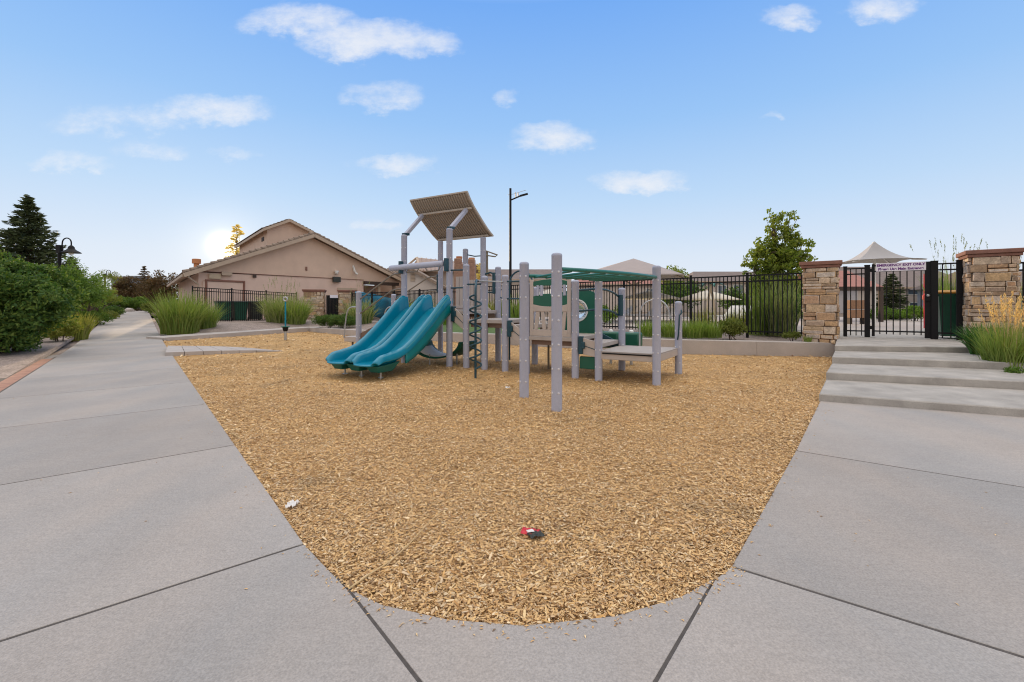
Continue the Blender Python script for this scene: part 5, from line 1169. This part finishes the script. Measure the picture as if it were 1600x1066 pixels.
def blades(name, base, n, rb, L0, L1, spread, mt, parent, w=.012, K=5, droop=.35, bias=None, zoff=0):
    base = np.array(base); a = RNG.uniform(0, 6.283, n); rr = rb * np.sqrt(RNG.random(n)); o = np.stack([np.cos(a) * rr, np.sin(a) * rr, np.zeros(n) + zoff], 1) + base
    a2 = a + RNG.normal(0, .7, n); d = np.stack([np.cos(a2), np.sin(a2), np.zeros(n)], 1)
    if bias is not None: d = unit(d + np.array(bias))
    Ln = RNG.uniform(L0, L1, n); sp = spread * RNG.uniform(.1, 1.0, n) ** .8 * (.35 + .65 * rr / rb if rb > 0 else 1); lat = np.stack([-d[:, 1], d[:, 0], np.zeros(n)], 1); tw = RNG.normal(0, .6, n)
    lat = lat * np.cos(tw)[:, None] + d * np.sin(tw)[:, None]; W_ = w * RNG.uniform(.6, 1.3, n); dp = droop * RNG.uniform(.2, 1.3, n) * (sp / spread)
    v = []
    for k in range(K + 1):
        f = k / K; z = Ln * (f - dp * f ** 2.6); h = Ln * sp * (f ** 1.7); ww = W_ * (1 - f ** 1.6) * (.55 + .9 * min(1, f * 3)) + .0006
        p = o + d * h[:, None]; p[:, 2] += z; v += [p - lat * ww[:, None] / 2, p + lat * ww[:, None] / 2]
    v = np.stack(v, 1).reshape(-1, 3); i = np.arange(n)[:, None] * (2 * K + 2)
    f = np.concatenate([i + np.array([[2 * k, 2 * k + 1, 2 * k + 3, 2 * k + 2]]) for k in range(K)], 0); tips = v.reshape(n, -1, 3)[:, -1]
    return mesh_np(name, v, f, MT[mt], parent), tips, unit(tips - v.reshape(n, -1, 3)[:, -5])
def plumes(base, n, rb, L0, L1, spread, parent, mt='plume', stem='straw', plen=.22, pw=.02, droop=.15, bias=None, dens=26):
    st, tips, dr = blades('stalk', base, n, rb, L0, L1, spread, stem, parent, w=.006, droop=droop, bias=bias); c, d = [], []
    for p, q in zip(tips, dr):
        s = RNG.uniform(-1, .25, dens); c.append(p + q * (s * plen)[:, None] + RNG.normal(0, pw * .45, (dens, 3)) * (1.1 - np.abs(s))[:, None]); d.append(np.tile(q * 2, (dens, 1)))
    leaf_mesh('plume', np.concatenate(c), plen * .11, mt, parent, .3, np.concatenate(d), .5)
def grass(label, base, n, rb, L0, L1, spread, mt, group=None, w=.014, droop=.35, name='ornamental_grass', pl=None, bias=None, mix=None):
    if base[1] > 16: n = int(n * .6); w *= 1.45; spread = min(1.1, spread * 1.5)
    t = thing(name, label, 'grass clump', base, group); blades('blade', base, n, rb, L0, L1, spread, mt, t, w, droop=droop, bias=bias)
    if mix: blades('dry_blade', base, int(n * .3), rb, L0 * .8, L1 * 1.02, spread, mix, t, w * .8, droop=droop)
    if pl: plumes(base, pl[0], rb * .8, pl[1], pl[2], pl[3], t, plen=pl[4], mt=pl[5] if len(pl) > 5 else 'plume', stem='straw', bias=bias)
    return t
def gp(px, Y, z): return ((px - 800) / FPX * Y, Y, z)

# left of the path
shrub('large_shrub', 'large dark green leafy shrub at the left edge beside the path', 'shrub', gp(2, 11.5, 0), 1.65, 1.5, 2.42, 380, 95, .055, 'leaf_dark', crad=.27, bump=.4, stems=9, hollow=.6)
shrub('low_shrub', 'dark leafy skirt of suckers under the large shrub at the left edge', 'shrub', gp(-12, 11.1, 0), 1.0, 1.0, .95, 90, 80, .05, 'leaf_dark', crad=.24, bump=.3, stems=3)
shrub('large_shrub', 'mid green feathery shrub behind the large dark shrub, under the lamp', 'shrub', gp(98, 17, .05), 1.35, 1.2, 2.85, 210, 60, .06, 'leaf_mid', z0=1.15, crad=.24, bump=.5, aspect=.32, stems=12)
shrub('large_shrub', 'airy sumac with arching leaf sprays leaning toward the path', 'shrub', gp(138, 23, .1), 1.15, 1.2, 2.9, 110, 40, .065, 'leaf_olive', z0=1.35, crad=.24, bump=.65, aspect=.25, stems=16, hollow=.7)
shrub('large_shrub', 'light green leafy shrub top in front of the spruce', 'shrub', gp(15, 16, 0), 2.0, 1.4, 2.85, 190, 60, .06, 'leaf_mid', crad=.3, stems=8)
shrub('low_shrub', 'bright yellow green shrub sprays hugging the big dark shrub by the path', 'shrub', gp(92, 14.2, .02), .45, .5, .95, 60, 50, .045, 'leaf_yellow', crad=.15, stems=5)
grass('yellow green grass clump on the gravel left of the path', gp(113, 16.2, .04), 1100, .42, .75, 1.15, .45, 'blade_yel', w=.016, droop=.3)
shrub('low_shrub', 'rounded low shrub left of the path behind the yellow grass clump', 'shrub', gp(140, 23, .1), .85, .9, 1.0, 90, 55, .05, 'leaf_mid', crad=.18)
shrub('low_shrub', 'clipped olive shrub on the left path edge near the hedge', 'shrub', gp(160, 27.5, .22), .9, .9, .75, 80, 50, .05, 'leaf_olive', crad=.18)
shrub('low_shrub', 'small dark shrub on the left path edge beside a pale rock', 'shrub', gp(168, 32, .42), .9, .9, .8, 70, 45, .06, 'leaf_dark', crad=.2)
shrub('hedge', 'left rounded hedge closing off the far end of the path', 'hedge', gp(184, 41, .78), 1.35, 1.1, 1.35, 110, 50, .07, 'leaf_mid', crad=.25)
shrub('hedge', 'right rounded hedge closing off the far end of the path', 'hedge', gp(215, 42, .78), 1.25, 1.1, 1.3, 110, 50, .07, 'leaf_mid', crad=.25)
shrub('hedge', 'broad low hedge farther left behind the far lamp', 'hedge', gp(150, 43, .78), 2.0, 1.2, 1.9, 120, 50, .075, 'leaf_olive', crad=.3)
shrub('low_shrub', 'small clipped shrub on the right edge of the path before its far end', 'shrub', gp(233, 36, .6), .55, .6, .9, 50, 45, .06, 'leaf_olive', crad=.18)
conifer('tall dark spruce at the left edge behind the shrubs', gp(44, 27, 0), 7.95, 3.7, whorls=44, nb=19, dens=64, size=.17, power=.9)
conifer('small dark spruce tip showing behind the near lamp', gp(112, 46, .3), 6.0, 2.6, whorls=24, nb=14, dens=34, size=.25)
conifer('brown tinted spruce with pointed top beyond the far hedge', gp(225, 56, .6), 5.6, 2.6, mt='needle_brown', whorls=20, nb=12, dens=26, size=.2)
tree('round_tree', 'brown leafed tree left of the brown spruce beyond the hedge', gp(202, 54, .6), [(0, 0, 2.6, 1.7, 1.5), (-.8, 0, 3.4, .8, .8), (.9, 0, 2.2, 1.0, 1.2)], 90, 60, .11, 'needle_brown', 1.5, .1, crad=.5)
tree('round_tree', 'reddish brown rounded tree beside the left eave of the tan building', gp(254, 50, .6), [(0, 0, 3.0, 1.5, 1.9), (-.7, 0, 2.2, 1.3, 1.3), (.8, 0, 2.4, 1.3, 1.5)], 110, 60, .11, 'needle_brown', 1.5, .1, crad=.5)
tree('round_tree', 'low brown tree between the brown spruce and the rounded tree', gp(238, 53, .6), [(0, 0, 2.2, 1.7, 1.4), (.6, 0, 2.9, 1.0, 1.0)], 80, 60, .11, 'needle_brown', 1.2, .1, crad=.5)
conifer('golden backlit pine rising behind the left roof of the tan building', gp(370, 52, .5), 10.2, 2.3, mt='needle_gold', whorls=24, nb=8, dens=15, size=.24, power=.55, droop=-.6, skirt=.35)
# right side and pool side
tree('leafy_tree', 'tall upright leafy tree behind the fence left of the stone pillar', gp(1213, 18, .42), [(-.12, 0, 3.75, .36, 1.2), (.6, .1, 3.75, .36, 1.05), (.05, 0, 2.5, .9, .9), (1.1, 0, 2.95, .46, .8), (-.95, 0, 2.5, .36, .75), (.1, .2, 1.6, 1.1, .6), (-.5, 0, 3.1, .36, .7), (.25, 0, 3.0, .5, .9)], 820, 14, .07, 'leaf_tree', 1.3, .07, crad=.15, aspect=.55)
tree('leafy_tree', 'small leafy treetop showing over the right edge of the taupe canopy', gp(1056, 37, .4), [(0, 0, 3.6, .75, .9), (.2, 0, 2.7, .9, .8), (-.5, 0, 3.0, .5, .6)], 70, 26, .10, 'leaf_tree', 2.0, .08, crad=.34)
tree('leafy_tree', 'dark leafy tree behind the fence between the pool umbrellas', gp(1062, 31, .4), [(0, 0, 1.8, 1.5, .85), (.9, 0, 1.5, .9, .7)], 90, 50, .09, 'leaf_dark', 1.0, .09, crad=.4)
tree('leafy_tree', 'low bushy tree behind the water play post', gp(1145, 27, .4), [(0, 0, 1.3, .8, .7), (.5, 0, .9, .7, .5)], 60, 50, .07, 'leaf_dark', .7, .06, crad=.3)
conifer('broad dark evergreen behind the gate', gp(1393, 28, .4), 2.9, 1.05, whorls=26, nb=18, dens=40, size=.09, power=.6, skirt=.02, droop=.1)
shrub('low_shrub', 'rounded green shrub at the foot of the evergreen behind the gate', 'shrub', gp(1382, 26.5, .4), .9, .7, .8, 60, 45, .05, 'leaf_mid', crad=.18)
shrub('low_shrub', 'leafy shrub right of the evergreen behind the gate', 'shrub', gp(1428, 25, .4), .7, .6, .9, 60, 45, .05, 'leaf_bright', crad=.16)
grass('tall drooping reed clump at the fence left of the stone pillar', gp(1218, 13.5, .40), 420, .40, 1.2, 2.1, .42, 'blade_gray', w=.018, droop=.55, name='reed_clump', mix='blade_dark')
grass('second reed clump at the fence, leaning against its first post from the pillar', gp(1186, 13.75, .40), 240, .30, 1.2, 2.15, .35, 'blade', w=.016, droop=.4, name='reed_clump')
grass('tall plumed reeds behind the yellow lidded bin', gp(1486, 14.2, .42), 420, .5, 1.5, 2.6, .28, 'blade', w=.016, droop=.25, name='reed_clump', pl=(34, 2.4, 3.2, .25, .22, 'blade_gray'))
grass('plumed reeds peeping over the right stone pillar', gp(1562, 13.5, .45), 200, .45, 1.4, 2.0, .3, 'blade', w=.014, droop=.3, name='reed_clump', pl=(40, 2.0, 2.75, .25, .2, 'blade_gray'))
for px, Y, n, lab in ((1015, 13.3, 420, 'bright green soft grass mound on the curb behind the low deck post'), (1050, 12.95, 420, 'bright green soft grass mound right of the short post with the dark handle'), (1083, 12.7, 480, 'bright green soft grass mound left of the olive shrub on the curb'), (1110, 12.75, 380, 'bright green soft grass mound touching the olive shrub on the curb')):
    grass(lab, gp(px, Y, .39), n, .30, .38, .62, .75, 'blade', w=.011, droop=.5, group='green grass mounds on the curb', mix='leaf_bright')
shrub('low_shrub', 'olive and yellow low shrub on the curb right of the grass mounds', 'shrub', gp(1143, 12.65, .40), .42, .36, .48, 60, 60, .032, 'leaf_olive', crad=.11, stems=4)
shrub('low_shrub', 'small spreading shrub on the gravel against the left stone pillar', 'shrub', gp(1238, 12.1, .37), .22, .18, .24, 26, 40, .024, 'leaf_olive', crad=.07, stems=3)
grass('tiny tuft of bright grass at the foot of the left stone pillar', gp(1262, 11.75, .36), 200, .08, .10, .19, .7, 'blade', w=.006)
grass('large golden plumed grass at the right edge beside the steps', gp(1572, 7.75, .17), 900, .28, .5, .95, .5, 'blade', w=.010, droop=.4, pl=(46, .95, 1.36, .34, .24), mix='blade_yel')
grass('golden plumed grass clump behind the largest one, against the right pillar', gp(1585, 8.7, .28), 500, .26, .5, .9, .5, 'blade_yel', w=.010, droop=.4, pl=(40, .9, 1.25, .3, .22))
grass('dark green strap leaved clump at the corner of the landing', gp(1538, 8.75, .34), 420, .20, .45, .75, .85, 'blade_dark', w=.022, droop=.55, name='strap_leaf_plant')
grass('small dark strap leaved clump under the golden plumes', gp(1560, 8.3, .26), 240, .18, .35, .6, .8, 'blade_dark', w=.02, droop=.5, name='strap_leaf_plant')
shrub('low_shrub', 'low green ground plant at the right frame edge beside the third step', 'shrub', gp(1592, 7.3, .12), .3, .3, .16, 24, 45, .025, 'leaf_mid', crad=.08, stems=2)
shrub('low_shrub', 'leafy green shrub behind the fence left of the taupe canopy post', 'shrub', gp(938, 21, .4), 1.0, .7, .95, 70, 45, .05, 'leaf_bright', crad=.18)
shrub('low_shrub', 'leafy green shrub behind the reeds by the stone pillar', 'shrub', gp(1238, 15.5, .4), .7, .6, 1.3, 70, 45, .05, 'leaf_mid', crad=.18)
# left fence planting
grass('largest tall grass clump, at the corner where the path meets the curb walk', gp(281, 19.2, .10), 2000, .68, 1.0, 2.1, .38, 'blade', w=.017, droop=.5, pl=(26, 1.7, 2.1, .35, .18, 'blade_gray'), mix='blade_yel')
grass('tall grass clump right of the largest one, before the left fence', gp(319, 20.5, .14), 950, .45, .9, 1.6, .5, 'blade', w=.016, droop=.5, pl=(12, 1.4, 1.8, .3, .16, 'blade_gray'), mix='blade_gray')
grass('reddish dry grass clump between the two tall green clumps', gp(303, 20.3, .14), 260, .30, 1.0, 1.6, .4, 'needle_brown', w=.014, droop=.4)
grass('tall drooping grey green grass behind the spinner pole', gp(440, 24.6, .22), 1200, .70, 1.3, 2.2, .55, 'blade_gray', w=.021, droop=.6, pl=(26, 2.1, 2.75, .22, .22, 'blade_gray'), mix='blade')
grass('second drooping grass clump touching the left small pillar', gp(463, 24.3, .22), 700, .45, 1.1, 1.9, .6, 'blade', w=.02, droop=.6, pl=(14, 1.8, 2.5, .2, .2, 'blade_gray'), mix='blade_gray')
grass('grass clump behind the stair post in front of the blue water slide', gp(563, 23.5, .26), 620, .55, 1.0, 1.75, .5, 'blade_gray', w=.02, droop=.5, mix='blade_dark', pl=(10, 1.9, 2.6, .2, .2, 'blade_gray'))
for px, Y, lab in ((513, 22.2, 'left half of the low spreading juniper before the black gate'), (536, 21.7, 'right half of the low spreading juniper before the stair post')):
    shrub('juniper', lab, 'shrub', gp(px, Y, .22), .78, .5, .62, 95, 70, .045, 'leaf_dark', 'low junipers on the curb', crad=.17, aspect=.25, stems=3)
grass('bright green grass clump seen through the slide handrails', gp(652, 21.5, .30), 700, .55, 1.0, 1.7, .5, 'leaf_bright', w=.02, droop=.45)
grass('bright green grass clump between the slide post and the wall panel', gp(684, 20.5, .30), 420, .45, .7, 1.2, .5, 'leaf_bright', w=.018, droop=.45)
grass('bright reed clump behind the fence near the light pole', gp(815, 19.5, .40), 520, .6, 1.0, 1.75, .4, 'blade', w=.02, droop=.4)
grass('bright reed clump behind the fence left of the light pole', gp(775, 20.5, .40), 420, .6, .9, 1.6, .4, 'blade_yel', w=.02, droop=.4)
tree('round_tree', 'small tree with golden leaves beside the stone chimney', gp(752, 36, .4), [(0, 0, 3.3, .5, .9), (-.3, 0, 2.4, .7, .8)], 50, 40, .09, 'needle_gold', 1.5, .06, crad=.32)
for px, Y, n_ in ((1098, 15.6, 0), (1150, 15.2, 1), (1176, 15, 2)):
    grass(('tall pale grass behind the fence under the water play post', 'tall pale grass behind the fence near the white lounger', 'tall pale grass behind the fence by the drooping reeds')[n_], gp(px, Y, .42), 200, .35, .6, 1.0, .4, 'blade_yel', w=.014, droop=.3, group='pale grasses behind the fence')
# far treeline closing the view
c = []
for k in range(420):
    x = RNG.uniform(-130, 120); y = 105 + RNG.uniform(-8, 12); hh = 2.4 + 2.2 * mnoise.noise(V(x * .05, 3, 1)) + 1.2 * mnoise.noise(V(x * .21, 8, 1)); c.append([x, y, .4 + max(.4, hh) * RNG.random()])
o = leaf_mesh('far_treeline', clumps(np.array(c), RNG.uniform(1, 2, 420), 34), .5, 'leaf_dark', None, .6); tag(o, 'low band of dark foliage along the horizon beyond the houses', 'treeline', kind='stuff')

# ------------------------------------------------------------------ rocks and litter
def rock(label, p, s, mt='curb', name='rock', cat='rock'):
    m = MB(); sd_ = RNG.uniform(0, 50); m.lathe((0, 0, 0), [(math.sin(w) * s + .001, -math.cos(w) * s * .6) for w in [math.pi * i / 8 for i in range(9)]], 12)
    m.v = [q * (1 + .35 * mnoise.noise(q * (1.3 / s) + V(sd_, 0, 0))) + V(*p) for q in m.v]; return tag(m.build(name, MT[mt], None, p, angle=30), label, cat)
rock('pale rock at the left end of the hedge where the path ends', gp(181, 36.5, .75), .38); rock('pale pointed rock between the two far hedges', gp(202, 38.6, .9), .36)
def crumple(name, label, cat, p, s, mt, amp=.5, flat=.35, loc=None, n=9, seed=1, parent=None):
    m = MB(); rz = seed * 1.3
    def fn(u, v):
        x, y = (u - .5) * s, (v - .5) * s * .7; z = abs(mnoise.noise(V(u * 3.1 + seed, v * 3.1, seed))) * s * amp; return V(p[0] + x * math.cos(rz) - y * math.sin(rz), p[1] + x * math.sin(rz) + y * math.cos(rz), p[2] + z + .006)
    m.grid(fn, n, n); o = m.build(name, MT[mt], parent, None if parent else p, angle=18, solid=.002)
    return o if parent else tag(o, label, cat)
p = G(832, 840); p.z = .012; t = thing('crumpled_wrapper', 'crumpled red and white wrapper lying on the wood chips near the front curve', 'litter', p)
crumple('red_foil', '', '', (p.x - .012, p.y + .022, .012), .10, 'red', .22, seed=2.2, parent=t); crumple('dark_inside', '', '', (p.x + .018, p.y - .018, .016), .085, 'bindark', .30, seed=.3, parent=t); crumple('white_print', '', '', (p.x - .012, p.y + .004, .028), .04, 'paper', .2, seed=5.1, parent=t)
p = G(457, 794); crumple('paper_scrap', 'white crumpled paper scrap at the left edge of the wood chips', 'litter', (p.x, p.y, .012), .085, 'paper', .5, seed=3.7)
p = G(793, 608); crumple('paper_scrap', 'small white paper scrap on the chips behind the two tall front posts', 'litter', (p.x, p.y, .012), .09, 'paper', .5, seed=6.1)
def twig(label, pts, r=.003, mt='straw'):
    m = MB(); m.tube(pts, [r * (1 - .6 * i / (len(pts) - 1)) for i in range(len(pts))], 6); o = m.build('dry_twig', MT[mt], None, tuple(pts[0])); return tag(o, label, 'twig')
def gz(px, py, z): q = G(px, py); q.z = z; return q
twig('long dry straw stalk from the concrete edge across the chips', [gz(547, 925, .018), gz(575, 906, .022), gz(610, 885, .026), gz(640, 858, .03), gz(668, 826, .028), gz(690, 806, .03)], .0045)
twig('short dry stalk lying on the chips right of the wrapper', [gz(900, 768, .02), gz(925, 785, .03), gz(945, 800, .022)], .003)
twig('tiny dry stalk on the left concrete edge', [gz(362, 680, .02), gz(372, 686, .024), gz(380, 692, .018)], .005)
# loose chips and crumbs on the concrete
c = []
for k in range(320):
    if k < 170: i = RNG.integers(len(ARC) - 1); a, b = ARC[i], ARC[i + 1]; f = RNG.random(); o_ = abs(RNG.normal(0, .045)) + .012; x, y = a[0] + (b[0] - a[0]) * f, a[1] + (b[1] - a[1]) * f; nx, ny = (x - .1), (y - 3.2); q = math.hypot(nx, ny); c.append((x + nx / q * o_, y + ny / q * o_))
    elif k < 250: s = RNG.uniform(0, 14); w = -abs(RNG.normal(0, .10)) - .01; q = PP(s, w); c.append((q.x, q.y))
    else: f = RNG.uniform(0, 1); o_ = abs(RNG.normal(0, .08)) + .01; c.append((1.08 + 3.0 * f + RN.x * o_, 2.22 + 3.75 * f + RN.y * o_))
for k in range(90): c.append((RNG.uniform(1.3, 5.5), RNG.uniform(1.2, 3.4)) if k % 2 else tuple(PP(RNG.uniform(-1, 9), RNG.uniform(-2.2, -.1))[:2]))
c = [q for q in c if not inpoly(q[0], q[1], CH_POLY)]
v, f = [], []
for i, (x, y) in enumerate(c):
    a = RNG.uniform(0, 6.28); l, w = RNG.uniform(.006, .014), RNG.uniform(.002, .004); e = np.array([math.cos(a), math.sin(a), 0]); n_ = np.array([-e[1], e[0], 0]); q = np.array([x, y, .0135 + pz_xy(x, y) * (x < -1.2)])
    v += [q - e * l, q + n_ * w + [0, 0, .003], q + e * l, q - n_ * w + [0, 0, .003]]; f.append([4 * i, 4 * i + 3, 4 * i + 2, 4 * i + 1])
mesh_np('loose_chips', v, f, MT['chip'])['kind'] = 'stuff'
